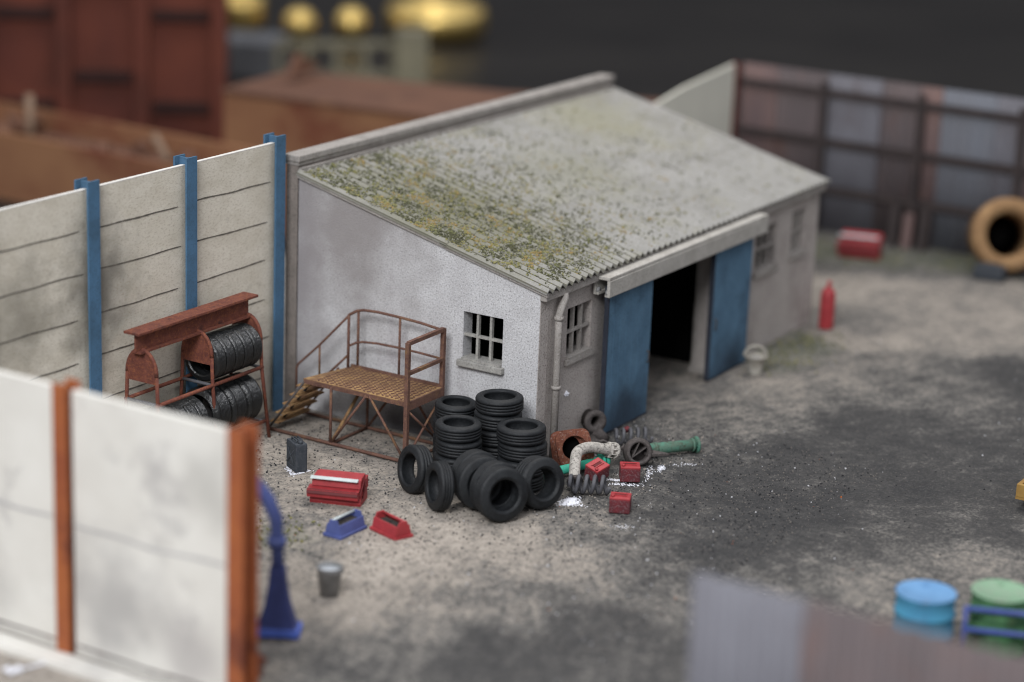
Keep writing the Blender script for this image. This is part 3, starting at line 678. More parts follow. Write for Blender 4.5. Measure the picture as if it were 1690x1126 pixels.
def rack_row(x0, n, R, w, z, nm):
    for k in range(n):
        x = -3.2 + x0 + w * (k + .5)
        tyre(R, w - .004, R * .68, (x, 4.74, z), (-1, random.uniform(-.02, .02), random.uniform(-.02, .02)),
             'ribbed tyre, %s from the left in the rusty rack, %s' % (('first', 'second', 'third', 'fourth', 'fifth')[k], nm), 'tyres lying in the rusty rack', 'rubber_shiny', 7)
rack_row(.09, 5, .385, .245, 1.655, 'upper right bay')
rack_row(.02, 3, .43, .43, .725, 'lower right bay')
rack_row(-1.30, 5, .40, .235, .70, 'lower left bay')

# ------------------------------------------------------------------ work platform
pl = thing('work_platform', 'rusty steel access platform with steps and handrails against the grey wall', 'platform', (-.85, 2.6, 0))
# local: x -.55 (front) .. .55 (wall), y -.93 .. 1.2
xf, xb = -.55, .55
def P_(y, z, x): return (x, y - 2.6, z)
t = MB()
ys0, ys1 = 1.70, 3.62
t.prism([(xf, ys0 - 2.6), (xb, ys0 - 2.6), (xb, ys1 - 2.6), (xf, 3.86 - 2.6)], 1.045, 1.085, 'z')
for i in range(20):
    for j in range(13):
        y = ys0 + .06 + (ys1 - ys0 - .1) * i / 19 - 2.6; x = xf + .06 + (xb - xf - .12) * j / 12
        a = .5 if (i + j) % 2 else -.5
        t.box((-.030, -.012, 0), (.030, .012, .014), 1, 0, Matrix.Translation((x, y, 1.085)) @ Matrix.Rotation(a * 1.57, 4, 'Z'))
t.build('deck', ['rust_yel', 'rust'], pl)
t = MB(); t.box((xf, ys0 - 2.6 - .03, .93), (xb, ys0 - 2.6 - .001, 1.083)); t.box((xf - .012, ys0 - 2.6, 1.0), (xf - .001, 3.84 - 2.6, 1.075)); t.box((xb - .04, ys0 - 2.58, 1.087), (xb, ys1 - 2.6, 1.13)); t.build('deck_edge', 'rust', pl)
def bar(name, pts, r=.026, m_='rust', sq=False):
    t = MB(); t.tube([P_(*p) for p in pts], r, 8, 0, sq); return t.build(name, m_, pl)
for x in (xf, xb):
    bar('base_rail', [(1.66, .02, x), (4.62, .02, x)], .032)
bar('base_rail', [(1.68, .02, xf), (1.68, .02, xb)], .028); bar('base_rail', [(3.26, .02, xf), (3.26, .02, xb)], .028)
for x in (xf, xb):
    bar('leg', [(3.27, .02, x), (3.27, 1.05, x)], .026)
    bar('brace', [(3.25, .04, x), (2.53, 1.04, x)], .024); bar('brace', [(2.47, 1.04, x), (1.72, .04, x)], .024)
bar('corner_post', [(1.70, .02, xf), (1.70, 2.13, xf)], .036, sq=True); bar('corner_post', [(1.72, .02, xb), (1.72, 2.13, xb)], .036, sq=True)
bar('guard_rail', [(1.70, 2.115, xf), (1.72, 2.115, xb)], .034, sq=True); bar('guard_rail', [(1.70, 1.58, xf), (1.72, 1.58, xb)], .030, sq=True)
bar('brace', [(1.69, .06, xf), (1.71, .94, xb)], .022); bar('brace', [(1.69, .94, xf), (1.71, .06, xb)], .022); bar('brace', [(3.24, .05, xf), (3.24, 1.0, xb)], .03, 'rust_yel')
bar('rail_post', [(2.62, 1.08, xb), (2.62, 2.14, xb)], .022); bar('rail_post', [(3.50, 1.08, xb), (3.50, 2.12, xb)], .024); bar('rail_post', [(3.62, 1.06, xb - .12), (3.62, 2.06, xb - .12)], .026)
bar('guard_rail', [(1.72, 2.09, xb), (2.2, 2.14, xb), (2.62, 2.16, xb), (3.1, 2.17, xb), (3.4, 2.15, xb), (3.52, 2.12, xb - .02), (3.62, 2.05, xb - .12)], .026)
bar('guard_rail', [(1.72, 1.58, xb), (2.2, 1.60, xb), (2.62, 1.61, xb), (3.1, 1.60, xb), (3.4, 1.57, xb), (3.52, 1.54, xb - .02), (3.62, 1.48, xb - .12)], .022)
bar('hand_rail', [(3.62, 2.04, xb - .12), (4.02, 1.62, xb - .12), (4.25, 1.38, xb - .12), (4.72, .94, xb - .1), (4.76, .86, xb - .1), (4.76, .48, xb - .1)], .022)
bar('rail_post', [(4.24, .84, xb - .12), (4.24, 1.38, xb - .12)], .02)
bar('hand_rail', [(3.62, 1.32, xb - .12), (4.1, .84, xb - .12)], .022)
for x in (xf, xf + .30, xb - .1): bar('stringer', [(3.84, 1.03, x), (4.60, .03, x)], .022, 'iron' if x < 0 else 'rust')
for k in range(5):
    f = (k + .6) / 5.2; y = 3.84 + .76 * f; z = 1.03 - f
    t = MB(); t.box((xf + .01, y - 2.6 - .10, z - .012), (xb - .12, y - 2.6 + .10, z + .012), 0, .004)
    for q in range(14): t.box((xf + .04 + q * .065, y - 2.6 - .07, z + .012), (xf + .075 + q * .065, y - 2.6 + .07, z + .02))
    t.build('step', 'rust_yel', pl)

# ------------------------------------------------------------------ jerry can
jc = thing('jerry_can', 'dark grey jerry can with pressed cross standing on the beige ground', 'can', (-2.72, 3.0, gz(-2.7, 3)), math.radians(-30))
t = MB(); t.box((-.11, -.205, .0), (.11, .205, .50), 0, .035)
for s_ in (-1, 1):
    xx = s_ * .112
    for (a, b_) in (((-.13, .12), (.13, .38)), ((-.13, .38), (.13, .12))):
        t.tube([(xx, a[0], a[1]), (xx, b_[0], b_[1])], .010, 6)
    t.tube([(xx, -.15, .09), (xx, .15, .09), (xx, .15, .42), (xx, -.15, .42), (xx, -.15, .09)], .007, 6)
t.build('body', 'can_grey', jc)
for q in (-.05, 0, .05):
    t = MB(); t.tube([(q, -.10, .49), (q, -.09, .545), (q, .09, .545), (q, .10, .49)], .012, 6); t.build('handle', 'can_grey', jc)
t = MB(); t.lathe([(0, 0), (.035, 0), (.04, .03), (.03, .055), (0, .06)], 12, 0, Matrix.Translation((0, -.15, .49))); t.build('cap', 'can_grey', jc)

# ------------------------------------------------------------------ tool boxes
def big_toolbox(label, loc, rz, group=None):
    r = thing('tool_chest', label, 'toolbox', loc, rz, group)
    prism = lambda pts, a, b_, m_, nm: MB().prism(pts, a, b_, 'x').build(nm, m_, r)
    prism([(-.20, 0), (.24, 0), (.26, .05), (.22, .20), (-.18, .20), (-.22, .05)], -.42, .42, 'red', 'base_tray')
    prism([(-.32, .14), (-.13, .14), (-.13, .29), (-.34, .27)], -.44, .40, 'red', 'lower_tray')
    prism([(-.345, .205), (-.30, .275), (-.325, .285), (-.36, .215)], -.44, .40, 'dark_red', 'tray_lip')
    prism([(-.20, .30), (.12, .30), (.14, .44), (-.17, .42)], -.39, .41, 'red', 'upper_tray')
    prism([(.02, .20), (.26, .20), (.24, .40), (.15, .40)], -.40, .43, 'red', 'rear_tray')
    prism([(-.25, .43), (-.19, .405), (-.12, .425), (-.17, .455)], -.41, .37, 'alu', 'lid_handle')
    prism([(-.16, .425), (.12, .445), (.12, .465), (-.12, .45)], -.36, .41, 'red', 'lid')
    xx = .425
    for pp in ([(xx, -.28, .2), (xx, .0, .40)], [(xx, -.12, .12), (xx, .16, .38)]):
        t = MB(); t.tube(pp, .016, 6); t.build('hinge_arm', 'dark_red', r)
    return r
d = Vector((-3.54 + 3.82, 1.08 - 1.8)); rz = math.atan2(d.y, d.x)
big = big_toolbox('open red cantilever toolbox with silver strip beyond the blue tray', (-3.52, 1.56, gz(-3.6, 1.4)), rz)
def tray(label, loc, rz, body, L_=.66, W_=.30, H_=.28):
    r = thing('tool_tray', label, 'tool tray', loc, rz)
    h = L_ / 2; w = W_ / 2
    t = MB()
    t.box((-h - .03, -w - .03, 0), (h + .03, w + .03, .05), 0, .01)
    for s_ in (-1, 1):
        t.prism([(s_ * (w + .005), .051), (s_ * (w - .015), .051), (s_ * (w * .66), H_ * .74), (s_ * (w * .66 + .022), H_ * .74)], -h + .001, h - .001, 'x')
    for s_ in (-1, 1):
        a = s_ * h; b2 = s_ * (h - .03)
        t.prism([(-w, .05), (w, .05), (w * .45, H_), (-w * .45, H_)], min(a, b2), max(a, b2), 'x')
    t.build('tray_body', body, r)
    t = MB(); t.box((-h + .035, -w + .045, .052), (h - .035, w - .045, .17)); 
    for _ in range(14):
        x = random.uniform(-h + .06, h - .06); y = random.uniform(-.06, .06); t.blob((x, y, .17), random.uniform(.012, .025))
    t.build('inner_fill', 'tray_in', r)  # dark block raised as a liner, standing in for shade in the slot
    t = MB(); t.tube([(-h + .01, w * (.3 if body == 'red' else .3), H_ - .02), (h - .01, w * .3, H_ - .02)], .022, 8); t.build('carry_bar', 'alu' if body == 'navy' else body, r)
    return r
def between(a, b_): return math.atan2(b_[1] - a[1], b_[0] - a[0])
tray('blue open tool tray with pale bar in front of the large red toolbox', (-4.58, .66, gz(-4.6, .6)), between((-4.94, .52), (-4.28, .50)), 'navy', .62)
tray('small red open tool tray on the ground right of the blue one', (-4.18, .06, gz(-4.2, 0)), between((-4.19, .39), (-4.40, -.28)), 'red', .60)
fb = copy_tree(big); fb.location = (17.3, 1.5, gz(17.3, 1.5)); fb.scale = (1.15, 1.15, 1.2); fb.rotation_euler = (0, 0, rz - .1); fb['label'] = 'blurred red toolbox on the ground before the far corrugated fence'
for g_ in (big, fb): g_['group'] = 'red cantilever toolboxes'

# ------------------------------------------------------------------ buckets, cylinder
bk = thing('bucket', 'blurred grey metal bucket standing alone on the front beige ground', 'bucket', (-6.75, -.62, gz(-6.75, -.6)))
t = MB(); t.lathe([(0, 0), (.135, 0), (.19, .44), (.20, .45), (.185, .46), (.175, .44), (.13, .06), (0, .06)], 28); t.build('body', 'galv', bk)
t = MB(); t.lathe([(0, .40), (.178, .40), (.178, .395), (0, .39)], 28); t.build('inner_fill', 'liquid', bk)
t = MB(); t.tube([(math.cos(a) * .19, -math.sin(a) * .19, .44 - math.sin(a) * .04) for a in [math.pi * k / 12 for k in range(13)]], .012, 6); t.build('handle', 'galv', bk)
b2 = thing('pail', 'small pale pail with raised round handle beside the right blue door', 'bucket', (7.14, -.72, gz(7.1, -.7)))
t = MB(); t.lathe([(0, 0), (.12, 0), (.135, .04), (.12, .06), (.20, .34), (.235, .36), (.235, .39), (.185, .385), (.11, .12), (0, .12)], 28); t.build('body', 'pale_grey', b2)
t = MB(); t.lathe([(0, .31), (.175, .31), (0, .312)], 24); t.build('inner_fill', 'powder', b2)
dv = Vector((.55, -.83, 0)).normalized()
t = MB(); t.tube([dv * (math.cos(a) * .215) + Vector((-.04, 0, .38 + math.sin(a) * .20)) for a in [math.pi * k / 14 for k in range(15)]], .034, 8); t.build('handle', 'pale_grey', b2)
gc = thing('gas_cylinder', 'red gas cylinder standing at the far corner of the workshop', 'cylinder', (11.08, -.44, gz(11.1, -.4)))
t = MB(); t.lathe([(0, 0), (.15, 0), (.155, .03), (.155, .72), (.13, .82), (.07, .88), (.05, .90), (0, .90)], 28); t.build('body', 'red', gc)
t = MB(); t.lathe([(0, .90), (.045, .90), (.045, .96), (.03, .97), (.03, 1.03), (0, 1.03)], 14); t.tube([(0, 0, .98), (.09, -.03, .98)], .02, 8); t.build('valve', 'red', gc)

# ------------------------------------------------------------------ scrap heap
def flange(b, c, nrm, r, th, mi=0, ri=.0):
    if ri: b.lathe([(ri, -th / 2), (r, -th / 2), (r, th / 2), (ri, th / 2)], 24, mi, frame_from(nrm, c), closed=True)
    else: b.lathe([(0, -th / 2), (r, -th / 2), (r, th / 2), (0, th / 2)], 24, mi, frame_from(nrm, c))
# rusty square flanged collar
rc = thing('flanged_collar', 'rusty brown square flanged collar leaning beside the drainpipe foot', 'scrap part', (.16, -.70, 0))
def sq_ring(mtx, a, ri, th):
    b = MB(); bm = b.bm; n = 48; out = []; inn = []
    for i in range(n):
        an = 2 * math.pi * i / n; c, s_ = math.cos(an), math.sin(an)
        k = a / ((abs(c) ** 5 + abs(s_) ** 5) ** .2)
        out.append((c * k, s_ * k)); inn.append((c * ri, s_ * ri))
    L4 = []
    for z in (-th / 2, th / 2): L4.append([[bm.verts.new(mtx @ Vector((x, y, z))) for x, y in q] for q in (out, inn)])
    for i in range(n):
        k = (i + 1) % n
        bm.faces.new([L4[0][0][i], L4[0][0][k], L4[1][0][k], L4[1][0][i]]).smooth = True
        bm.faces.new([L4[0][1][i], L4[1][1][i], L4[1][1][k], L4[0][1][k]]).smooth = True
        for z in (0, 1): bm.faces.new([L4[z][0][i], L4[z][0][k], L4[z][1][k], L4[z][1][i]])
    return b
nrm = Vector((-.78, -.58, .22)).normalized()
sq_ring(frame_from(nrm, (0, 0, .36), .25), .30, .215, .08).build('front_flange', 'scrap_rust', rc)
sq_ring(frame_from(nrm, Vector((-.05, .07, .35)) - nrm * .14, .15), .30, .20, .07).build('rear_flange', 'scrap_rust', rc)
t = MB(); t.lathe([(.20, -.22), (.225, -.22), (.225, -.03), (.20, -.03)], 30, 0, frame_from(nrm, (0, 0, .35)), closed=True); t.build('neck', 'scrap_rust', rc)
t = MB(); t.lathe([(0, -.23), (.21, -.23), (.21, -.20), (0, -.20)], 24, 0, frame_from(nrm, (0, 0, .35))); t.build('bore_shade_cap', 'inner', rc)  # black cap added so the bore reads as deep shade
# dark spigot
t = MB(); dn = Vector((-.55, -.80, .12)).normalized()
t.lathe([(.085, -.30), (.17, -.30), (.19, -.05), (.205, -.05), (.205, .03), (.10, .03), (.09, -.2)], 28, 0, frame_from(dn, (0, 0, .36)), closed=True)
t.tube([(-.05, -.05, .22), (.05, -.12, .1), (.12, -.16, .03)], .09, 10)
t.lathe([(0, 0), (.2, 0), (.17, .06), (.09, .1), (.08, .24), (0, .24)], 20, 0, Matrix.Translation((.05, .0, -.02)))
tag(t.build('pipe_spigot', 'iron'), 'dark grey pipe spigot with round mouth against the wall beside the left door', 'scrap part', loc=(1.62, -.27, 0))
# dark bent bracket
t = MB(); t.prism([(0, 0), (.42, 0), (.46, .05), (.08, .28), (0, .26)], -.02, .02, 'y'); t.prism([(.05, .04), (.30, .04), (.08, .20)], -.05, -.021, 'y'); t.box((0, -.14, -.0), (.40, -.021, .025))
ob = t.build('bracket', 'iron'); tag(ob, 'dark triangular iron bracket lying between the spigot and the bent pipe', 'bracket', loc=(1.10, -.62, .03)); ob.rotation_euler = (.5, 0, -.9)
# chalky bent pipe
bp_ = thing('bent_pipe', 'chalky white bent pipe with a flange arching over the green pipe', 'pipe')
path = []
pts = [Vector(p) for p in [(-.66, -1.20, .12), (-.60, -1.15, .18), (-.36, -1.02, .34), (-.20, -.96, .43), (-.02, -.98, .46), (.18, -1.05, .44), (.42, -1.15, .36), (.60, -1.22, .30)]]
for i in range(len(pts) - 1):
    p0 = pts[max(0, i - 1)]; p1 = pts[i]; p2 = pts[i + 1]; p3 = pts[min(len(pts) - 1, i + 2)]
    for k in range(5):
        s_ = k / 5; path.append(.5 * ((2 * p1) + (-p0 + p2) * s_ + (2 * p0 - 5 * p1 + 4 * p2 - p3) * s_ ** 2 + (-p0 + 3 * p1 - 3 * p2 + p3) * s_ ** 3))
path.append(pts[-1])
t = MB(); t.tube(path, .095, 16); t.build('pipe_bend', 'pale_pipe', bp_)
dd = (pts[-1] - pts[-2]).normalized()
t = MB(); flange(t, pts[-1], dd, .145, .05); flange(t, pts[-1] - dd * .12, dd, .125, .05)
for k in range(9):
    an = 2 * math.pi * k / 9; mm = frame_from(dd, pts[-1]); c = mm @ Vector((math.cos(an) * .125, math.sin(an) * .125, 0))
    t.tube([c - dd * .15, c + dd * .045], .014, 6)
t.build('flange', 'pale_pipe', bp_)
d0 = (pts[0] - pts[1]).normalized(); t = MB(); flange(t, pts[0], d0, .14, .05); t.build('flange', 'iron', bp_)
# green pipes
g1 = thing('green_pipe', 'bright sea green pipe with end flange lying behind the red cans', 'pipe')
t = MB(); t.tube([(-.75, -.62, .12), (.52, -1.07, .12)], .078, 16); t.build('pipe_barrel', 'green_new', g1)
dg = Vector((1.27, -.45, 0)).normalized()
t = MB(); flange(t, (.54, -1.08, .13), dg, .14, .04); flange(t, Vector((.54, -1.08, .13)) - dg * .07, dg, .12, .03); t.build('flange', 'green_new', g1)
g2 = thing('green_pipe', 'weathered dull green pipe lying rightmost in the scrap beside the doors', 'pipe')
a, b_ = Vector((1.32, -1.30, .13)), Vector((2.22, -1.97, .13)); dg = (b_ - a).normalized()
t = MB(); t.tube([a, b_], .10, 18); t.tube([a + dg * .3, a + dg * .36], .108, 18); t.build('pipe_barrel', 'green_old', g2)
t = MB(); flange(t, b_, dg, .15, .035); flange(t, b_ - dg * .08, dg, .12, .03); t.build('flange', 'green_old', g2)
# valve body
vb = thing('valve_casting', 'dark brown iron valve casting with open ring mouth left of the dull green pipe', 'scrap part', (.98, -1.50, 0))
vn = Vector((-.72, -.62, .30)).normalized()
t = MB(); t.lathe([(.145, -.22), (.24, -.20), (.25, -.04), (.215, .0), (.215, .06), (.165, .06), (.15, -.1)], 30, 0, frame_from(vn, (0, 0, .23)), closed=True); t.lathe([(0, -.17), (.16, -.17), (.16, -.15), (0, -.15)], 20, 0, frame_from(vn, (0, 0, .23))); t.build('casting', 'iron', vb)
t = MB()
mm = frame_from(vn, (0, 0, .23), .6)
for k in range(2): t.box((-.15, -.012, -.14), (.15, .012, .035), 0, 0, mm @ Matrix.Rotation(k * .5, 4, 'Z') @ Matrix.Translation((.04 * k, .07 * k, 0)))
t.build('vane', 'iron', vb)
t = MB(); t.prism([(.12, -.10), (.52, -.16), (.34, .08), (.14, .12)], .16, .20, 'z', mtx=Matrix.Rotation(-.55, 4, 'Z')); t.prism([(-.02, .05), (.16, .02), (.18, .40), (.03, .36)], .20, .24, 'z'); t.build('lug', 'iron', vb)
# coil springs
def spring(label, a, b_, R, r, turns):
    a, b_ = Vector(a), Vector(b_); d = (b_ - a).normalized(); u = d.cross(Vector((0, 0, 1))).normalized(); w = u.cross(d)
    n = turns * 18; pts = []
    for i in range(n + 1):
        f = i / n; an = 2 * math.pi * turns * f; pts.append(a.lerp(b_, f) + (u * math.cos(an) + w * math.sin(an)) * R)
    t = MB(); t.tube([p - a for p in pts], r, 8); ob = t.build('coil_spring', 'iron_grey'); return tag(ob, label, 'spring', 'loose coil springs', loc=tuple(a))
spring('dark coil spring lying in front of the chalky pipe and red can', (-.98, -1.26, .17), (-.62, -1.82, .17), .135, .034, 5)
spring('dark coil spring behind the valve casting near the left door', (1.62, -.66, .16), (2.10, -1.12, .16), .125, .03, 5)
# red cans
def red_can(label, loc, rz, s_=1., tilt=(0, 0)):
    r = thing('red_can', label, 'can', loc, rz, 'small red cans by the scrap'); r.rotation_euler = (tilt[0], tilt[1], rz); r.scale = (s_,) * 3
    t = MB(); t.box((-.17, -.15, 0), (.17, .15, .245), 0, .03); t.build('body', 'red_dirty', r)
    t = MB(); t.box((-.168, -.148, .225), (.168, .148, .27), 0, .02); t.box((-.11, -.05, .272), (.11, -.035, .285)); t.box((-.11, .035, .272), (.11, .05, .285)); t.build('lid', 'red', r)
    t = MB(); t.box((-.09, -.03, .2705), (.09, .03, .279)); t.build('grip', 'dark_red', r)
    t = MB(); t.lathe([(0, 0), (.03, 0), (.03, .03), (0, .03)], 10, 0, Matrix.Translation((-.12, -.09, .27))); t.build('cap', 'red', r)
    return r
cz = -1.0
red_can('small red can tilted on the scrap below the bright green flange', (-.22, -1.36, .10), -.25, .95, (.25, -.22))
red_can('small red can standing upright in white powder right of the green flange', (.24, -1.74, 0), cz, 1.0)
red_can('small red can standing alone nearest the camera in front of the scrap', (-1.16, -2.34, 0), cz - .15, 1.0)
t = MB(); t.blob((0, 0, 0), .07); t.blob((.05, .02, .0), .05); tag(t.build('red_chip', 'red_dirty'), 'tiny dull red chip above the rear coil spring', 'chip', loc=(1.95, -.74, .22))
# white powder
def powder(label, spots, n, r=(.008, .022)):
    t = MB(); cx = sum(s_[0] for s_ in spots) / len(spots); cy = sum(s_[1] for s_ in spots) / len(spots)
    for (x, y, sx, sy, an) in spots:
        for _ in range(n):
            u = random.gauss(0, sx); v = random.gauss(0, sy); q = random.uniform(*r)
            px = x + u * math.cos(an) - v * math.sin(an); py = y + u * math.sin(an) + v * math.cos(an)
            t.blob((px - cx, py - cy, gz(px, py) + q * .35), q, 0, .7)
    ob = t.build('powder_spill', 'powder', fix=False); ob['kind'] = 'stuff'; return tag(ob, label, 'powder', loc=(cx, cy, 0))
powder('white powder heap on the ground below the front coil spring', [(-1.36, -1.50, .10, .07, -1.0), (-1.18, -1.45, .07, .05, 0)], 260)
powder('white powder streak around the foot of the upright red can', [(.02, -1.78, .17, .035, -1.0), (.12, -1.52, .08, .03, -1.)], 120, (.007, .018))
powder('scattered white powder below the valve casting', [(.72, -1.85, .22, .03, .35), (1.10, -1.88, .08, .03, .3)], 110, (.006, .016))
powder('faint white powder patch right of the valve casting', [(1.5, -2.15, .14, .03, -.8)], 40, (.006, .014))
powder('faint pale powder patch in front of the nearest red can', [(-1.70, -2.72, .10, .05, -.9)], 60, (.005, .011))
powder('bright powder ring around the foot of the jerry can', [(-2.86, 3.03, .03, .13, math.radians(-40)), (-2.82, 2.84, .09, .02, -.3)], 90, (.008, .018))
powder('white specks between the bent pipe and the collar', [(.5, -.85, .14, .06, -.9)], 50, (.007, .017))

# ------------------------------------------------------------------ drums and tube frame
def drum(label, loc, body, top, r=.41, h=.86):
    d_ = thing('oil_drum', label, 'drum', loc, 0, 'oil drums in the front right')
    t = MB(); t.lathe([(0, .0), (r, 0), (r + .012, .015), (r, .03), (r, h * .32), (r + .018, h * .335), (r, h * .35), (r, h * .65), (r + .018, h * .665), (r, h * .68), (r, h - .03), (r + .012, h - .012), (r, h)], 44); t.build('barrel', body, d_)
    t = MB(); t.lathe([(r + .012, h - .005), (r + .012, h + .006), (r - .02, h + .006), (r - .03, h - .004), (0, h - .004)], 44); t.lathe([(0, h - .01), (.04, h - .01), (.04, h + .02), (0, h + .02)], 12, 0, Matrix.Translation((.22, .1, 0))); t.build('lid', top, d_)
    return d_
drum('sky blue oil drum at the front right edge of the yard', (-3.45, -8.46, .04), 'drum_blue', 'drum_top')
drum('mottled green oil drum behind blue tubes at the right edge', (-2.68, -9.28, 0), 'drum_green', 'drum_gtop')
tf = thing('tube_barrier', 'blue tubular frame standing in front of the green drum', 'barrier', (-3.28, -9.0, 0), math.atan2(-.58, .78) - .55)
for z in (.73, .42):
    t = MB(); t.tube([(0, 0, z), (2.0, 0, z)], .04, 8); t.build('rail', 'tube_blue', tf)
for x in (.0, 1.0, 2.0):
    t = MB(); t.tube([(x, 0, 0), (x, 0, .76)], .035, 8); t.build('post', 'tube_blue', tf)
# yellow machine bucket at the edge
yb = thing('steel_tray', 'corner of an ochre yellow steel tray just entering at the right edge', 'tray', (2.98, -7.50, 0))
t = MB(); t.box((0, -1.6, .16), (1.5, 0, .20)); t.build('tray_floor', 'yellow', yb)
for lo, hi in (((0, -1.6, .201), (.07, 0, .42)), ((.071, -.07, .201), (1.5, 0, .42)), ((1.43, -1.6, .201), (1.5, -.071, .42)), ((.071, -1.6, .201), (1.429, -1.53, .42))):
    t = MB(); t.box(lo, hi, 0, .01); t.build('tray_side', 'yellow', yb)
for x, y in ((.12, -.15), (1.38, -.15), (.12, -1.45), (1.38, -1.45)):
    t = MB(); t.box((x + (.1 if x < .5 else -.1) - .05, y - .05, 0), (x + (.1 if x < .5 else -.1) + .05, y + .05, .158)); t.build('foot', 'steel_dk', yb)

# clay pipe ring and block
cp = thing('clay_pipe', 'large orange clay pipe section lying at the far right', 'pipe', (18.0, -1.75, 0))
nn = Vector((-.80, -.55, .25)).normalized()
t = MB(); t.lathe([(.48, -.7), (.72, -.7), (.78, .1), (.86, .14), (.85, .34), (.76, .42), (.56, .42), (.50, .2)], 44, 0, frame_from(nn, (0, 0, .88)), closed=True); t.build('pipe_shell', 'clay', cp)
t = MB(); t.lathe([(0, -.6), (.475, -.6), (0, -.59)], 30, 0, frame_from(nn, (0, 0, .88))); t.build('inner_plug', 'inner', cp)
t = MB(); t.box((-.22, -.35, 0), (.22, .35, .30), 0, .04); t.box((-.1, -.22, .3), (.1, .22, .36), 0, .02); tag(t.build('dark_block', 'can_grey'), 'small dark block on the ground under the orange clay pipe', 'block', loc=(17.2, -1.75, 0), rotz=.1)

# ------------------------------------------------------------------ blue duct standing behind the orange end post
du = thing('duct', 'blue bent duct with flared foot standing just right of the orange end post', 'duct')
q0 = Vector((-8.33, -.88, 0)); side = Vector((.5, -.866, 0))
t = MB(); bm = t.bm
secs = [(.0, .29, .16, 0, 0), (.13, .29, .16, 0, 0), (.14, .26, .14, 0, 0), (.45, .175, .12, 0, 0), (.75, .125, .10, 0, 0), (1.0, .105, .09, 0, 0)]
rings = []
for (z, a, b_, o1, o2) in secs:
    c = q0 + Vector((0, 0, z)); fwd = Vector((.866, .5, 0))
    rings.append([bm.verts.new(c + side * sx * a + fwd * sy * b_) for sx, sy in ((-1, -1), (1, -1), (1, 1), (-1, 1))])
for A, B in zip(rings, rings[1:]):
    for k in range(4): bm.faces.new([A[k], A[(k + 1) % 4], B[(k + 1) % 4], B[k]])
bm.faces.new(rings[0][::-1]); bm.faces.new(rings[-1]); t.build('flared_foot', 'navy_dk', du)
t = MB(); 
fwd = Vector((.866, .5, 0)); c = q0
vs = []
t.box((-.33, -.18, .0), (.33, .18, .12), 0, .015, Matrix.Translation(q0) @ Matrix.Rotation(math.atan2(side.y, side.x), 4, 'Z')); t.build('foot_rim', 'tube_bright', du)
t = MB(); t.tube([q0 + Vector((0, 0, .98)), q0 + Vector((0, .02, 1.35)), q0 + Vector((-.02, .02, 1.7)), q0 + Vector((-.08, .12, 1.98)), q0 + Vector((-.2, .28, 2.25)), q0 + Vector((-.34, .46, 2.52)), q0 + Vector((-.5, .68, 2.78))], [.09, .09, .095, .10, .10, .10, .10], 14); t.build('duct_tube', 'navy', du)
t = MB(); flange(t, q0 + Vector((0, .02, 1.36)), (0, 0, 1), .13, .14); t.build('collar', 'navy', du)
# rusty lumps near the post
t = MB()
for k in range(10): t.blob((random.uniform(-.12, .12), random.uniform(-.12, .12), .10 + .05 * k), random.uniform(.10, .16))
tag(t.build('rusty_lump', 'rust_red'), 'dark red rusty scrap lump at the foot of the orange end post', 'scrap part', loc=(-9.95, -1.72, -.1))
t = MB()
for k in range(5): t.blob((random.uniform(-.15, .15), random.uniform(-.1, .1), .05), random.uniform(.06, .12))
tag(t.build('rusty_scrap', 'rust_red'), 'small rusty scrap showing between the orange post and the red toolbox', 'scrap part', loc=(-4.3, 2.85, 0))
t = MB()
for k in range(8): t.blob((random.uniform(-.07, .07), random.uniform(-.07, .07), .04), random.uniform(.04, .08))
for k in range(8): t.blob((.12 + k * .045, -.06 - .015 * k, .02), .03)
tag(t.build('white_lump', 'powder'), 'shiny white lump on the ground in the bottom left corner', 'lump', loc=(-11.45, 1.14, 0))

# ------------------------------------------------------------------ things beyond the fences
# big brick red steel container
rcn = thing('steel_container', 'huge blurred brick red steel container with ribbed side in the top left', 'container', (18.7, 21.7, -.6), math.radians(37.5))
t = MB(); t.box((0, 0, .4), (8, 16, 7.5), 0, .05); t.build('body', 'brick_red', rcn)
for k in range(8):
    y = .12 + k * 2.15; t = MB(); t.box((-.32, y - .18, .0), (-.003, y + .18, 7.6)); t.build('rib', 'brick_red', rcn)
for k in range(7):
    for z in ((1.15, 3.75) if k % 2 == 0 else (2.0, 4.6)):
        y = .12 + k * 2.15; t = MB(); t.box((-.22, y + .30, z), (-.003, y + 1.85, z + .28)); t.build('ledge', 'brick_dk', rcn)
t = MB(); t.box((-.1, 0, .0), (8, 16, .395)); t.build('underframe', 'brick_dk', rcn)
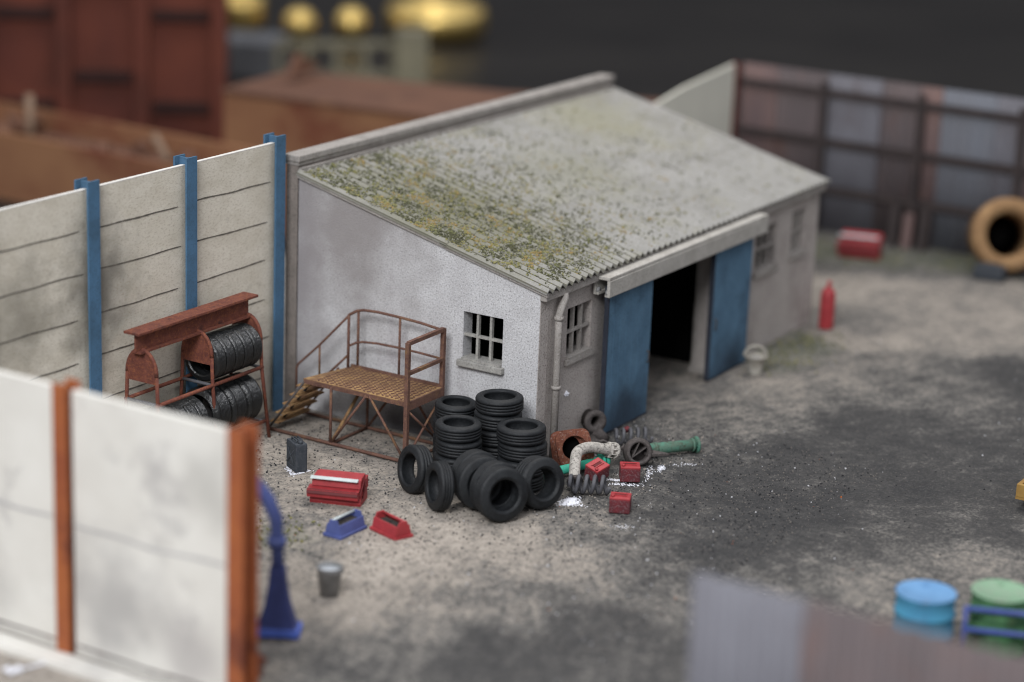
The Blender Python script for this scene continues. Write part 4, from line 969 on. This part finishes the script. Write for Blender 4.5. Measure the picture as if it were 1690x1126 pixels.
# low rusty tray
lt = thing('scrap_skip', 'long low orange brown skip of scrap behind the beige fence', 'skip', (10.1, 14.98, -.6), math.atan2(7.25, .24) - math.pi / 2)
t = MB(); t.box((0, -.6, 0), (.12, 12, 1.75), 0, .02); t.box((2.8, -.6, 0), (2.92, 12, 1.75), 0, .02); t.box((.121, -.6, 0), (2.799, -.48, 1.75)); t.box((.121, 11.88, 0), (2.799, 12, 1.75)); t.box((.121, -.48, .1), (2.799, 11.88, 1.2), 1); t.build('skip_body', ['rust_or', 'rust_top'], lt)
t = MB()
for k in range(16): t.blob((random.uniform(.3, 2.6), random.uniform(0, 11), 1.35 + random.uniform(0, .2)), random.uniform(.25, .5))
t.build('scrap_fill', 'rust_top', lt)['kind'] = 'stuff'
for (x, y, z, dx, dy, dz, lb) in ((-.5, 6.1, 1.2, .3, .7, .5, 'cream coloured bent scrap strip beyond the beige fence'), (-1.2, 10.2, 1.3, .2, .2, 1.2, 'thin pale scrap rod at the far left beyond the fence')):
    t = MB(); t.tube([(0, 0, 0), (dx, dy, dz)], .12, 6); p = Matrix.Rotation(lt.rotation_euler.z, 4, 'Z') @ Vector((x + 2.2, y - 3, 0)); tag(t.build('scrap_strip', 'cream'), lb, 'scrap part', loc=(10.1 + p.x, 14.98 + p.y, .75))
# bigger rusty box
rb = thing('rusty_tank', 'large orange brown rusty tank beyond the workshop parapet', 'tank', (15.88, 12.62, -.6), 0)
t = MB(); t.prism([(-.72, 6.23), (0, 0), (.6, -5.2), (6.5, -4.2), (4.08, .57), (2.7, 6.6)], 0, 2.55, 'z'); 
t.build('shell', 'rust_or', rb)
t = MB(); t.prism([(-.80, 6.27), (-.08, 0), (.55, -5.25), (6.6, -4.25), (4.15, .57), (2.75, 6.7)], 2.553, 2.66, 'z'); t.build('top_plate', 'rust_top', rb)
t = MB(); t.prism([(-.1, -.1), (1.2, 0), (.3, .45)], 0, .25, 'y'); tag(t.build('rusty_wedge', 'rust_top'), 'small reddish wedge lying on top of the rusty tank', 'scrap part', loc=(17.1, 18.0, 2.34))
# hut and railings, brass pieces on the dark table
t = MB(); t.box((-1.2, -1.2, 0), (1.2, 1.2, 1.3), 0, .1); tag(t.build('grey_box', 'hut'), 'blurred blue grey box beyond the rusty tank', 'box', loc=(29.2, 29.0, -.6), rotz=.5)
pr = thing('pale_railing', 'blurred olive cream railing and pillar on the dark table', 'railing', (29.5, 22.9, -.6), math.atan2(-3.1, 3.0))
for z in (.6, 1.6):
    t = MB(); t.box((-4.2, -.08, z), (.6, .08, z + .22)); t.build('rail', 'olive', pr)
for k in range(5):
    t = MB(); t.box((-4.2 + k * .95, -.07, 0), (-4.0 + k * .95, .07, 1.6)); t.build('post', 'olive', pr)
t = MB(); t.box((-.3, -.35, 0), (.75, .35, 2.2), 0, .05); t.build('pillar', 'olive', pr)
def brass(name, label, cat, px, r, h, n=28):
    t = MB()
    if name == 'brass_ball': t.lathe([(0, 0), (r * .5, .02), (r * .85, r * .35), (r, r), (r * .85, r * 1.6), (r * .5, r * 1.93), (0, r * 2)], n)
    else: t.lathe([(0, 0), (r * .8, 0), (r, h * .35), (r, h * .8), (r * .93, h), (r * .85, h * .9), (r * .8, h * .3), (0, h * .2)], n)
    return tag(t.build(name, 'brass'), label, cat, 'brass pieces at the back', loc=px)
brass('brass_bowl', 'leftmost blurred brass piece beside the red container', 'brassware', (34.9, 34.0, -.5), 1.0, 1.5)
brass('brass_ball', 'first blurred round brass ball right of the leftmost brass piece', 'brassware', (35.95, 31.93, -.6), .62, 1)
brass('brass_ball', 'second blurred round brass ball left of the widest brass piece', 'brassware', (37.59, 30.78, -.6), .62, 1)
brass('brass_bowl', 'widest blurred brass piece at the right of the brass row', 'brassware', (40.32, 28.82, -.6), 1.9, 1.2)
